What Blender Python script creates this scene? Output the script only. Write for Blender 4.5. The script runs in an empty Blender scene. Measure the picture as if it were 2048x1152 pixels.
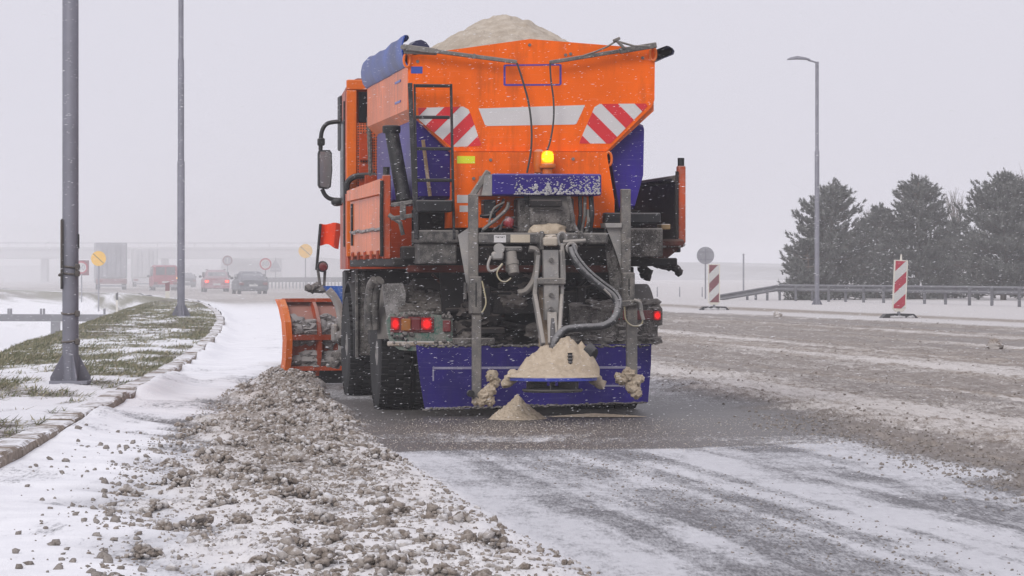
import bpy, bmesh, math, random
import numpy as np
from mathutils import Matrix, Vector

# ------------------------------------------------------------------ camera, sky, sun, exposure
SC = bpy.context.scene
COL = SC.collection
F = 6900.0            # focal length in pixels of the 2048 px wide photograph
HZ = 550.0            # horizon row
CH = 1.22             # camera height
cam = bpy.data.cameras.new('camera'); camo = bpy.data.objects.new('camera', cam); COL.objects.link(camo)
camo.location = (0, 0, CH); camo.rotation_euler = (math.radians(90), 0, 0)
cam.sensor_width = 36.0; cam.lens = F / 2048 * 36.0
cam.shift_y = -(576 - HZ) / 2048
cam.clip_start = 0.5; cam.clip_end = 5000
SC.camera = camo

SUN_EL, SUN_AZ = math.radians(35), math.radians(205)
w = bpy.data.worlds.new('World'); SC.world = w; w.use_nodes = True
nt = w.node_tree; nt.nodes.clear()
wo = nt.nodes.new('ShaderNodeOutputWorld'); bg = nt.nodes.new('ShaderNodeBackground')
sky = nt.nodes.new('ShaderNodeTexSky'); sky.sky_type = 'NISHITA'; sky.sun_disc = False
sky.sun_elevation = SUN_EL; sky.sun_rotation = SUN_AZ; sky.dust_density = 4.0; sky.air_density = 1.0
hs = nt.nodes.new('ShaderNodeHueSaturation'); hs.inputs['Saturation'].default_value = 0.12
mx = nt.nodes.new('ShaderNodeMix'); mx.data_type = 'RGBA'
mx.inputs[0].default_value = 0.9
mx.inputs[7].default_value = (7.15, 7.02, 7.85, 1)      # even overcast layer over the clear sky
nt.links.new(sky.outputs[0], hs.inputs['Color']); nt.links.new(hs.outputs[0], mx.inputs[6])
nt.links.new(mx.outputs[2], bg.inputs[0]); bg.inputs[1].default_value = 0.10
nt.links.new(bg.outputs[0], wo.inputs[0])

sun = bpy.data.lights.new('sun', 'SUN'); suno = bpy.data.objects.new('sun', sun); COL.objects.link(suno)
sun.energy = 1.4; sun.angle = math.radians(25); sun.color = (1.0, 0.97, 0.94)
sd = Vector((math.sin(SUN_AZ) * math.cos(SUN_EL), math.cos(SUN_AZ) * math.cos(SUN_EL), math.sin(SUN_EL)))
suno.rotation_euler = sd.to_track_quat('Z', 'Y').to_euler(); suno.location = (0, 0, 60)

SC.view_settings.view_transform = 'Standard'; SC.view_settings.look = 'None'
SC.view_settings.exposure = 0.12; SC.view_settings.gamma = 1.0; SC.view_settings.use_curve_mapping = False
SC.render.engine = 'CYCLES'
SC.cycles.use_denoising = True
SC.cycles.max_bounces = 6; SC.cycles.diffuse_bounces = 3; SC.cycles.glossy_bounces = 3
SC.cycles.transmission_bounces = 4; SC.cycles.volume_bounces = 1; SC.cycles.caustics_reflective = False
SC.cycles.sample_clamp_indirect = 4.0
HAZE = 0.0011

# ------------------------------------------------------------------ helpers
RNG = np.random.default_rng(7); random.seed(7)
def GP(px, py, z=0.0):
    """ground point (X, Y) seen at a photo pixel, at height z"""
    Y = F * (CH - z) / (py - HZ); return ((px - 1024) * Y / F, Y)
def AT(px, py, Y):
    return Vector(((px - 1024) * Y / F, Y, CH + (HZ - py) * Y / F))

def h2(ix, iy, s):
    n = (ix.astype(np.int64) * 374761393 + iy.astype(np.int64) * 668265263 + s * 1274126177) & 0x7fffffff
    n = ((n ^ (n >> 13)) * 1274126177) & 0x7fffffff
    return ((n ^ (n >> 16)) & 0xffff) / 65535.0
def vn(x, y, s=0):
    ix = np.floor(x); iy = np.floor(y); fx = x - ix; fy = y - iy
    fx = fx * fx * (3 - 2 * fx); fy = fy * fy * (3 - 2 * fy)
    a = h2(ix, iy, s); b = h2(ix + 1, iy, s); c = h2(ix, iy + 1, s); d = h2(ix + 1, iy + 1, s)
    return (a + (b - a) * fx) * (1 - fy) + (c + (d - c) * fx) * fy
def fbm(x, y, s=0, o=4):
    r = np.zeros_like(x, dtype=float); a = 0.5; t = 0
    for k in range(o):
        r += a * vn(x, y, s + k * 17); t += a; a *= 0.5; x = x * 2.03 + 3.1; y = y * 2.03 + 1.7
    return r / t
def bumps(X, Y, cell, s, dens, r0, r1):
    """rounded crumbs scattered in cells, each half buried: height field"""
    ix, iy = np.floor(X / cell), np.floor(Y / cell); H = np.zeros_like(X)
    for di in (-1, 0, 1):
        for dj in (-1, 0, 1):
            cx, cy = ix + di, iy + dj; e = h2(cx, cy, s) < dens
            px_, py_ = (cx + h2(cx, cy, s + 1)) * cell, (cy + h2(cx, cy, s + 2)) * cell; r_ = (r0 + (r1 - r0) * h2(cx, cy, s + 3) ** 2) * cell
            an = h2(cx, cy, s + 4) * 3.1; dx, dy = X - px_, Y - py_; a_ = dx * np.cos(an) + dy * np.sin(an); b_ = -dx * np.sin(an) + dy * np.cos(an)
            q = 1 - (a_ / r_) ** 2 - (b_ / (r_ * .7)) ** 2; H = np.maximum(H, np.where(e & (q > 0), np.sqrt(np.maximum(q, 0)) * r_ * .62, 0))
    return H
def sst(a, b, x):
    t = np.clip((x - a) / (b - a), 0, 1); return t * t * (3 - 2 * t)

ICO = {}
def ico(n):
    if n not in ICO:
        b = bmesh.new(); bmesh.ops.create_icosphere(b, subdivisions=n, radius=1.0)
        b.verts.ensure_lookup_table()
        ICO[n] = (np.array([v.co[:] for v in b.verts]), np.array([[v.index for v in f.verts] for f in b.faces])); b.free()
    return ICO[n]

def mesh_np(name, V, Fq, smooth=False):
    """V (n,3), Fq (m,k) with k = 3 or 4"""
    V = np.asarray(V, dtype=np.float32); Fq = np.asarray(Fq, dtype=np.int32)
    me = bpy.data.meshes.new(name); k = Fq.shape[1]
    me.vertices.add(len(V)); me.vertices.foreach_set('co', V.ravel())
    me.loops.add(Fq.size); me.loops.foreach_set('vertex_index', Fq.ravel())
    me.polygons.add(len(Fq)); me.polygons.foreach_set('loop_start', np.arange(0, Fq.size, k, dtype=np.int32))
    me.polygons.foreach_set('loop_total', np.full(len(Fq), k, dtype=np.int32))
    if smooth: me.polygons.foreach_set('use_smooth', np.ones(len(Fq), dtype=bool))
    me.update(calc_edges=True); me.validate()
    return me

def link(name, me, mat=None, parent=None):
    o = bpy.data.objects.new(name, me); COL.objects.link(o)
    if mat is not None and me is not None and not me.materials: me.materials.append(mat)
    if parent is not None: o.parent = parent
    return o
def tag(o, label, cat, group=None, kind=None):
    if label: o['label'] = label
    if cat: o['category'] = cat
    if group: o['group'] = group
    if kind: o['kind'] = kind
    return o
def empty(name, loc=(0, 0, 0), rz=0.0):
    o = bpy.data.objects.new(name, None); COL.objects.link(o); o.location = loc; o.rotation_euler = (0, 0, rz)
    o.empty_display_size = 0.2; return o
def copy_tree(o, parent=None):
    c = o.copy(); COL.objects.link(c); c.parent = parent
    for ch in list(o.children): copy_tree(ch, c)
    return c

class MB:
    """collects shapes for ONE mesh object"""
    def __init__(s): s.v = []; s.f = []
    def add(s, vs, fs):
        n = len(s.v); s.v += [tuple(v) for v in vs]; s.f += [tuple(i + n for i in f) for f in fs]; return s
    def box(s, x0, x1, y0, y1, z0, z1, b=0.008, M=None):
        if x0 > x1: x0, x1 = x1, x0
        if y0 > y1: y0, y1 = y1, y0
        if z0 > z1: z0, z1 = z1, z0
        b = min(b, (x1 - x0) * .3, (y1 - y0) * .3, (z1 - z0) * .3)
        c = ((x0 + x1) / 2, (y0 + y1) / 2, (z0 + z1) / 2); h = ((x1 - x0) / 2, (y1 - y0) / 2, (z1 - z0) / 2)
        vs = []; idx = {}
        for sx in (-1, 1):
            for sy in (-1, 1):
                for sz in (-1, 1):
                    for ax in range(3):
                        p = [sx * (h[0] - b), sy * (h[1] - b), sz * (h[2] - b)]
                        p[ax] = (sx, sy, sz)[ax] * h[ax]
                        idx[(sx, sy, sz, ax)] = len(vs); vs.append(Vector((p[0] + c[0], p[1] + c[1], p[2] + c[2])))
        fs = []
        for sx in (-1, 1):
            for sy in (-1, 1):
                for sz in (-1, 1):
                    t = [idx[(sx, sy, sz, a)] for a in range(3)]
                    fs.append(t if sx * sy * sz > 0 else t[::-1])
        for ax in range(3):
            o1, o2 = [(1, 2), (2, 0), (0, 1)][ax]
            for sg in (-1, 1):
                q = []
                for a, bb in ((-1, -1), (1, -1), (1, 1), (-1, 1)):
                    k = [0, 0, 0]; k[ax] = sg; k[o1] = a; k[o2] = bb; q.append(idx[(*k, ax)])
                fs.append(q if sg > 0 else q[::-1])
            for a in (-1, 1):
                for bb in (-1, 1):
                    k0 = [0, 0, 0]; k0[o1] = a; k0[o2] = bb; k1 = list(k0); k0[ax] = -1; k1[ax] = 1
                    q = [idx[(*k0, o1)], idx[(*k1, o1)], idx[(*k1, o2)], idx[(*k0, o2)]]
                    fs.append(q if a * bb < 0 else q[::-1])
        if M is not None: vs = [M @ v for v in vs]
        return s.add(vs, fs)
    def bar(s, p, q, wx, wz, b=0.006, up=(0, 0, 1)):
        """rectangular bar from p to q"""
        p = Vector(p); q = Vector(q); d = q - p; L = d.length; d.normalize()
        u = Vector(up)
        if abs(d.dot(u)) > .95: u = Vector((0, 1, 0))
        x = d.cross(u).normalized(); z = x.cross(d)
        M = Matrix((x, d, z)).transposed().to_4x4(); M.translation = p
        return s.box(-wx / 2, wx / 2, 0, L, -wz / 2, wz / 2, b, M)
    def prism(s, pts, y0, y1):
        """polygon of (x, z) points pushed from y0 to y1"""
        n = len(pts); A = sum(pts[i][0] * pts[(i + 1) % n][1] - pts[(i + 1) % n][0] * pts[i][1] for i in range(n))
        if A < 0: pts = pts[::-1]
        if y0 > y1: y0, y1 = y1, y0
        vs = [(x, y0, z) for x, z in pts] + [(x, y1, z) for x, z in pts]
        fs = [tuple(range(n)), tuple(range(2 * n - 1, n - 1, -1))]
        fs += [((i + 1) % n, i, n + i, n + (i + 1) % n) for i in range(n)]
        return s.add(vs, fs)
    def prismx(s, pts, x0, x1):
        """polygon of (y, z) points pushed from x0 to x1"""
        n = len(pts); m = MB().prism(pts, x0, x1)
        return s.add([(v[1], v[0], v[2]) for v in m.v], [f[::-1] for f in m.f])
    def prismz(s, pts, z0, z1):
        m = MB().prism(pts, z0, z1)
        return s.add([(v[0], v[2], v[1]) for v in m.v], [f[::-1] for f in m.f])
    def tube(s, pts, r, n=8, cap=True):
        pts = [Vector(p) for p in pts]; k = len(pts); rs = r if isinstance(r, (list, tuple)) else [r] * k
        vs = []; fs = []; prev = None
        for i, p in enumerate(pts):
            d = (pts[min(i + 1, k - 1)] - pts[max(i - 1, 0)]).normalized()
            if prev is None:
                a = Vector((0, 0, 1)) if abs(d.z) < .9 else Vector((1, 0, 0)); x = d.cross(a).normalized()
            else:
                x = (prev - d * prev.dot(d)); x = x.normalized() if x.length > 1e-6 else d.orthogonal().normalized()
            prev = x; y = d.cross(x)
            for j in range(n):
                t = 2 * math.pi * j / n; vs.append(p + (x * math.cos(t) + y * math.sin(t)) * rs[i])
        for i in range(k - 1):
            for j in range(n):
                a = i * n + j; b = i * n + (j + 1) % n; fs.append((a, b, b + n, a + n))
        if cap: fs.append(tuple(range(n))[::-1]); fs.append(tuple(range((k - 1) * n, k * n)))
        return s.add(vs, fs)
    def lathe(s, prof, c, axis='z', n=24):
        """prof: (radius, height) pairs"""
        vs = []; fs = []; k = len(prof)
        for r, h in prof:
            for j in range(n):
                t = 2 * math.pi * j / n; a, b = r * math.cos(t), r * math.sin(t)
                p = {'z': (a, b, h), 'y': (b, h, a), 'x': (h, a, b)}[axis]
                vs.append((c[0] + p[0], c[1] + p[1], c[2] + p[2]))
        for i in range(k - 1):
            for j in range(n):
                a = i * n + j; b = i * n + (j + 1) % n; fs.append((a, b, b + n, a + n))
        fs.append(tuple(range(n))[::-1]); fs.append(tuple(range((k - 1) * n, k * n)))
        return s.add(vs, fs)
    def lump(s, c, r, n=2, amp=.35, seed=0, q=2.2):
        V, Fc = ico(n); rr = np.array(r if isinstance(r, (tuple, list)) else (r, r, r)); sh = seed * 7.31
        k = 1 + amp * 2 * (fbm(V[:, 0] * q + 9 + sh, V[:, 1] * q + V[:, 2] * q * 1.7 + sh, seed, 3) - .5)
        W = V * k[:, None] * rr + np.array(c)
        return s.add([tuple(v) for v in W], [tuple(int(i) for i in f) for f in Fc])
    def loft(s, secs):
        """closed rings of equal length -> skin with end caps"""
        n = len(secs[0]); vs = [p for r in secs for p in r]; fs = []
        for i in range(len(secs) - 1):
            for j in range(n):
                a = i * n + j; b = i * n + (j + 1) % n; fs.append((a, b, b + n, a + n))
        fs.append(tuple(range(n))[::-1]); fs.append(tuple(range((len(secs) - 1) * n, len(secs) * n)))
        return s.add(vs, fs)
    def build(s, name, mat, parent=None, smooth=False, label=None):
        me = bpy.data.meshes.new(name); me.from_pydata(s.v, [], s.f)
        b = bmesh.new(); b.from_mesh(me); bmesh.ops.recalc_face_normals(b, faces=b.faces); b.to_mesh(me); b.free()
        if smooth:
            for p in me.polygons: p.use_smooth = True
            me.set_sharp_from_angle(angle=math.radians(38))
        me.update(); o = link(name, me, mat, parent)
        if label: o['label'] = label
        return o

def clip(poly, a, b, c):
    """keep the side a*x + b*y >= c of a convex polygon"""
    out = []; n = len(poly)
    for i in range(n):
        p, q = poly[i], poly[(i + 1) % n]; dp = a * p[0] + b * p[1] - c; dq = a * q[0] + b * q[1] - c
        if dp >= 0: out.append(p)
        if dp * dq < 0:
            t = dp / (dp - dq); out.append((p[0] + (q[0] - p[0]) * t, p[1] + (q[1] - p[1]) * t))
    return out

# ------------------------------------------------------------------ materials
def srgb(r, g, b):
    f = lambda c: (c / 255 / 12.92) if c / 255 <= .04045 else ((c / 255 + .055) / 1.055) ** 2.4
    return (f(r), f(g), f(b))
class NT:
    def __init__(s, name):
        s.m = bpy.data.materials.new(name); s.m.use_nodes = True; s.t = s.m.node_tree
        s.b = s.t.nodes['Principled BSDF']
    def n(s, ty, **kw):
        nd = s.t.nodes.new(ty)
        for k, v in kw.items(): setattr(nd, k, v)
        return nd
    def l(s, a, b): s.t.links.new(a, b)
    def math(s, op, a, b=None, cl=False):
        nd = s.n('ShaderNodeMath', operation=op, use_clamp=cl)
        for i, x in enumerate((a, b)):
            if x is None: continue
            if isinstance(x, (int, float)): nd.inputs[i].default_value = x
            else: s.l(x, nd.inputs[i])
        return nd.outputs[0]
    def noise(s, co, scale, detail=5, rough=.6, dist=0.0):
        nd = s.n('ShaderNodeTexNoise'); nd.inputs['Scale'].default_value = scale; nd.inputs['Detail'].default_value = detail
        nd.inputs['Roughness'].default_value = rough; nd.inputs['Distortion'].default_value = dist; s.l(co, nd.inputs['Vector']); return nd.outputs['Fac']
    def mapping(s, co, sc=(1, 1, 1), rot=(0, 0, 0)):
        nd = s.n('ShaderNodeMapping'); nd.inputs['Scale'].default_value = sc; nd.inputs['Rotation'].default_value = rot; s.l(co, nd.inputs['Vector']); return nd.outputs[0]
    def ramp(s, f, a, b):
        nd = s.n('ShaderNodeMapRange', interpolation_type='SMOOTHSTEP'); s.l(f, nd.inputs[0])
        nd.inputs[1].default_value = a; nd.inputs[2].default_value = b; return nd.outputs[0]
    def mix(s, f, a, b):
        nd = s.n('ShaderNodeMix', data_type='RGBA')
        for i, x in ((0, f), (6, a), (7, b)):
            if isinstance(x, (int, float)): nd.inputs[i].default_value = x
            elif isinstance(x, (tuple, list)): nd.inputs[i].default_value = (*x[:3], 1)
            else: s.l(x, nd.inputs[i])
        return nd.outputs[2]
    def bump(s, h, dist, strength=.6):
        nd = s.n('ShaderNodeBump'); nd.inputs['Distance'].default_value = dist; nd.inputs['Strength'].default_value = strength
        s.l(h, nd.inputs['Height']); s.l(nd.outputs[0], s.b.inputs['Normal']); return nd
    def set(s, **kw):
        for k, v in kw.items():
            i = s.b.inputs[k]
            if isinstance(v, (int, float)): i.default_value = v
            elif isinstance(v, (tuple, list)): i.default_value = (*v[:3], 1)
            else: s.l(v, i)
        return s

SNOWD = (.62, .60, .60)
def paint(name, col, rough=.4, metal=0.0, dust=.3, dcol=SNOWD, up=.35, sc=6.0, bump=.0, var=.18, spec=.5, streak=.0, scuff=.0):
    """painted or bare surface with clinging snow dust: noise patches, thicker on upward faces"""
    t = NT(name); co = t.n('ShaderNodeTexCoord').outputs['Object']
    n1 = t.noise(co, sc, 6, .62); n2 = t.noise(co, sc * 9, 4, .7); n3 = t.noise(co, 1.3, 3)
    ge = t.n('ShaderNodeNewGeometry'); sx = t.n('ShaderNodeSeparateXYZ'); t.l(ge.outputs['Normal'], sx.inputs[0])
    upf = t.math('MULTIPLY', t.math('MAXIMUM', sx.outputs[2], 0.0), up)
    s = t.math('ADD', t.math('MULTIPLY', n1, .55), t.math('MULTIPLY', n2, .45))
    if streak:
        ms = t.noise(t.mapping(co, (14, 14, 1.1)), 1.0, 4); s = t.math('ADD', t.math('MULTIPLY', s, 1 - streak), t.math('MULTIPLY', ms, streak))
    s = t.math('ADD', s, upf); th = .72 - dust * .42
    fac = t.math('MULTIPLY', t.ramp(s, th - .10, th + .13), min(1.0, .35 + dust * .75))
    dark = tuple(c * (1 - var * 2) for c in col); lite = tuple(min(1, c * (1 + var * .6)) for c in col)
    base = t.mix(t.ramp(n3, .3, .7), dark, lite)
    if scuff:
        h1 = t.noise(t.mapping(co, (1.2, 1.2, 26)), 2.2, 5, .7); h2_ = t.noise(t.mapping(co, (9, 9, .9)), 1.0, 5, .65); n4 = t.noise(co, 2.6, 6, .7)
        base = t.mix(t.math('MULTIPLY', t.ramp(h1, .56, .72), scuff * .8), base, tuple(min(1, c * .8 + .12) for c in col))
        base = t.mix(t.math('MULTIPLY', t.ramp(t.math('MULTIPLY', t.math('ADD', h2_, n4), .5), .46, .66), scuff), base, tuple(c * .42 + .012 for c in col))
    t.set(**{'Base Color': t.mix(fac, base, dcol), 'Metallic': metal, 'Specular IOR Level': spec})
    rr = t.n('ShaderNodeMapRange'); t.l(fac, rr.inputs[0]); rr.inputs[3].default_value = rough; rr.inputs[4].default_value = .9
    t.set(Roughness=rr.outputs[0])
    if bump: t.bump(t.math('ADD', t.math('MULTIPLY', n2, .6), fac), bump)
    return t.m
def emis(name, col, base, st):
    t = NT(name); tc = t.n('ShaderNodeTexCoord'); n = t.noise(tc.outputs['Object'], 90, 3)
    vm = t.n('ShaderNodeVectorMath', operation='DISTANCE'); t.l(tc.outputs['Generated'], vm.inputs[0]); vm.inputs[1].default_value = (.5, .3, .5)      # bulb behind the middle of the lens
    g = t.math('ADD', t.math('MULTIPLY', t.ramp(vm.outputs['Value'], .60, .12), 1.0), .05)
    t.set(**{'Base Color': base, 'Roughness': .25, 'Emission Color': col, 'Emission Strength': t.math('MULTIPLY', t.math('MULTIPLY', t.ramp(n, .1, .55), g), st)}); return t.m
def grains(name, a, b, sc=30, bump=.01, rough=.95, c3=None):
    t = NT(name); co = t.n('ShaderNodeTexCoord').outputs['Object']
    n1 = t.noise(co, sc, 7, .7); n2 = t.noise(co, sc * .18, 4); n3 = t.noise(co, sc * 6, 3, .7)
    c = t.mix(t.ramp(t.math('ADD', t.math('MULTIPLY', n1, .6), t.math('MULTIPLY', n2, .4)), .35, .65), a, b)
    if c3: c = t.mix(t.ramp(n3, .6, .72), c, c3)
    t.set(**{'Base Color': c, 'Roughness': rough, 'Specular IOR Level': .2}); t.bump(t.math('ADD', n1, t.math('MULTIPLY', n3, .3)), bump, .8); return t.m

ORANGE = srgb(240, 106, 8)
mOrange = paint('orange_paint', (.92, .140, .0), .45, 0, .04, (.72, .25, .06), .2, 5, 0, .08, .15, scuff=.55)
mOrangeD = paint('orange_paint_dirty', (.50, .065, .008), .5, 0, .36, (.36, .29, .26), .4, 5, .002, .25)
mOrangeS = paint('orange_paint_dusted', (.78, .155, .008), .38, 0, .22, (.72, .32, .17), .3, 4, 0, .14, .35, streak=.3, scuff=.75)
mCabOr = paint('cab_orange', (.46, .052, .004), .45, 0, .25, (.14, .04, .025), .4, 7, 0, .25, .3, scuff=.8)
mViolet = paint('violet_blue_plastic', (.032, .015, .23), .45, 0, .12, (.22, .20, .40), .4, 9, 0, .2, .25, scuff=.5)
mFlap = paint('violet_flap_rubber', (.024, .011, .195), .55, 0, .20, (.12, .10, .27), .1, 7, .002, .25, .2, scuff=.6)
mTarp = paint('blue_tarpaulin', (.018, .06, .30), .42, 0, .20, (.14, .25, .52), .12, 4, .004, .25)
mTarpD = paint('dark_blue_tarpaulin', (.012, .012, .05), .4, 0, .1, (.2, .2, .3), .1, 4, 0, .3)
mSteel = paint('galvanised_steel', (.15, .143, .135), .5, .4, .48, (.33, .30, .265), .5, 14, .002, .3)
mSteelL = paint('light_grey_steel', (.28, .27, .26), .5, .2, .42, (.42, .38, .335), .4, 9, .001, .2)
mGrit = paint('gritty_grey_steel', (.075, .072, .07), .6, .25, .5, (.28, .26, .24), .5, 16, .004, .3)
mBlack = paint('black_steel', (.012, .012, .014), .5, .2, .26, (.20, .19, .19), .6, 8, .001, .3)
mBlackC = paint('black_rubber', (.011, .011, .013), .6, 0, .18, (.16, .155, .155), .4, 12, .002, .3)
mUnder = paint('mud_coated_chassis', (.016, .012, .012), .75, 0, .30, (.12, .10, .09), .5, 7, .006, .4)
mUnderR = paint('rusty_chassis', (.15, .025, .012), .75, 0, .34, (.12, .095, .08), .6, 7, .005, .4)
mMudGuard = paint('slush_coated_plastic', (.045, .04, .037), .8, 0, .55, (.25, .23, .215), .4, 9, .006, .3)
mMudGuardL = paint('snowy_plastic', (.11, .105, .10), .8, 0, .62, (.36, .34, .33), .4, 9, .006, .2)
mGreen = paint('green_plastic', (.008, .13, .09), .5, 0, .66, (.24, .215, .195), .3, 9, .003, .2)
mRedWhite = paint('red_reflective', (.62, .015, .022), .35, 0, .08, (.7, .5, .5), 0, 8, 0, .06)
mWhiteRef = paint('white_reflective', (.60, .58, .57), .35, 0, .1, (.5, .47, .45), 0, 8, 0, .05)
mBlueSt = paint('blue_sticker', (.03, .07, .36), .35, 0, .1, SNOWD, 0, 8, 0, .05)
mYelSt = paint('yellow_sticker', (.68, .72, .015), .4, 0, .05, SNOWD, 0, 8, 0, .05)
mOutline = paint('violet_print', (.07, .04, .30), .4, 0, .1, (.5, .4, .5), 0, 8, 0, .05)
mSand = grains('damp_grit_salt', (.56, .47, .36), (.42, .34, .25), 22, .02)
mSalt = grains('salt_heap', (.62, .55, .46), (.44, .37, .29), 9, .05, .95, (.70, .64, .56))
mSnowLump = grains('clinging_snow', (.56, .55, .56), (.40, .39, .39), 40, .02)
mDirtLump = grains('clinging_slush', (.20, .18, .165), (.08, .07, .062), 22, .02)
mHose = paint('black_hose', (.02, .02, .022), .35, 0, .25, (.34, .33, .33), .5, 20, 0, .2)
mCable = paint('thin_cable', (.04, .04, .04), .5, 0, .1)
mCableY = paint('pale_cable', (.48, .42, .26), .5, 0, .2)
mGlass = paint('dark_glass', (.012, .014, .018), .3, 0, .15, (.12, .12, .13), .3, 4, 0, .2, .15)
mMirror = paint('mirror_glass', (.30, .30, .30), .12, .6, .25, (.2, .2, .2), 0, 4)
mRedLamp = emis('red_lamp_lit', (1, .0, .0), (.22, .0, .0), 2.2)
mRedDim = paint('red_lamp_unlit', (.16, .012, .014), .3, 0, .35, (.2, .16, .15), .3, 14)
mAmbDim = paint('amber_lamp_unlit', (.36, .12, .01), .3, 0, .35, (.25, .18, .12), .3, 14)
mAmber = emis('amber_beacon_lit', (1, .40, .0), (.8, .2, .0), 9.0)
mAmberB = paint('amber_beacon_skirt', (.75, .17, .01), .3, 0, .1)
mFlag = paint('red_flag_cloth', (1.0, .055, .0), .8, 0, .06, (.8, .3, .2), 0, 4)
mRim = paint('grey_wheel_rim', (.22, .21, .20), .6, .2, .5, (.40, .38, .36), .3, 9)
mTyre = paint('tyre_rubber', (.006, .006, .007), .8, 0, .12, (.06, .057, .057), .3, 10, .002, .3)
mPole = paint('galvanised_pole', (.19, .19, .225), .6, .15, .2, (.30, .30, .34), .2, 3, .001, .12, streak=.4)
mRustBand = paint('rusted_strap', (.10, .085, .075), .7, .2, .3, (.3, .27, .25), .2, 12)
# ------------------------------------------------------------------ the ground: lines of the site (metres; camera at the origin looking along +Y)
def curve(pts):
    ys = np.array([p[0] for p in pts], float); xs = np.array([p[1] for p in pts], float)
    def f(y):
        y = np.asarray(y, float); r = np.interp(y, ys, xs)
        r = np.where(y < ys[0], xs[0] + (y - ys[0]) * (xs[1] - xs[0]) / (ys[1] - ys[0]), r)
        return np.where(y > ys[-1], xs[-1] + (y - ys[-1]) * (xs[-1] - xs[-2]) / (ys[-1] - ys[-2]), r)
    yy = np.concatenate([np.arange(-10, 200, 1.0), np.arange(200, 1500, 5.0)]); v = f(yy); vs = v.copy()
    for i in range(len(yy)):
        m = np.abs(yy - yy[i]) <= max(1.0, yy[i] * .06); vs[i] = v[m].mean()
    return lambda y: np.interp(np.asarray(y, float), yy, vs)
KERB = curve([(8, -2.62), (14, -2.83), (20.5, -3.05), (25.9, -3.28), (37.4, -3.76), (48.1, -4.35), (64.8, -5.48), (84, -6.98), (105, -8.9), (136, -12.1), (159, -15.1), (200, -22), (240, -31), (280, -42), (400, -80), (560, -140)])
EDGE = curve([(8, -4.6), (44, -6.5), (64.7, -8.2), (112, -12.1), (168, -16.5), (200, -24), (240, -33.5), (280, -45), (400, -84), (560, -145)])
WR = curve([(10, 0.75), (14.3, .28), (15.9, -.055), (18.3, -.33), (23.7, -.91), (28.06, -1.36), (33, -1.85), (42, -2.55), (48, -2.9)])
WL = curve([(10, -1.15), (14, -1.47), (15.9, -1.75), (18.7, -2.02), (22.75, -2.30), (28.06, -2.55), (35.1, -2.82), (43, -2.95), (48, -3.0)])
RR = curve([(10, 3.5), (14, 3.12), (19.35, 2.85), (24, 2.62), (27.2, 2.40), (32, 2.1), (40, 1.5), (60, -.6), (90, -4.0), (160, -12)])
XC = lambda Y: .2 - .1405 * (Y - 30)

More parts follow.
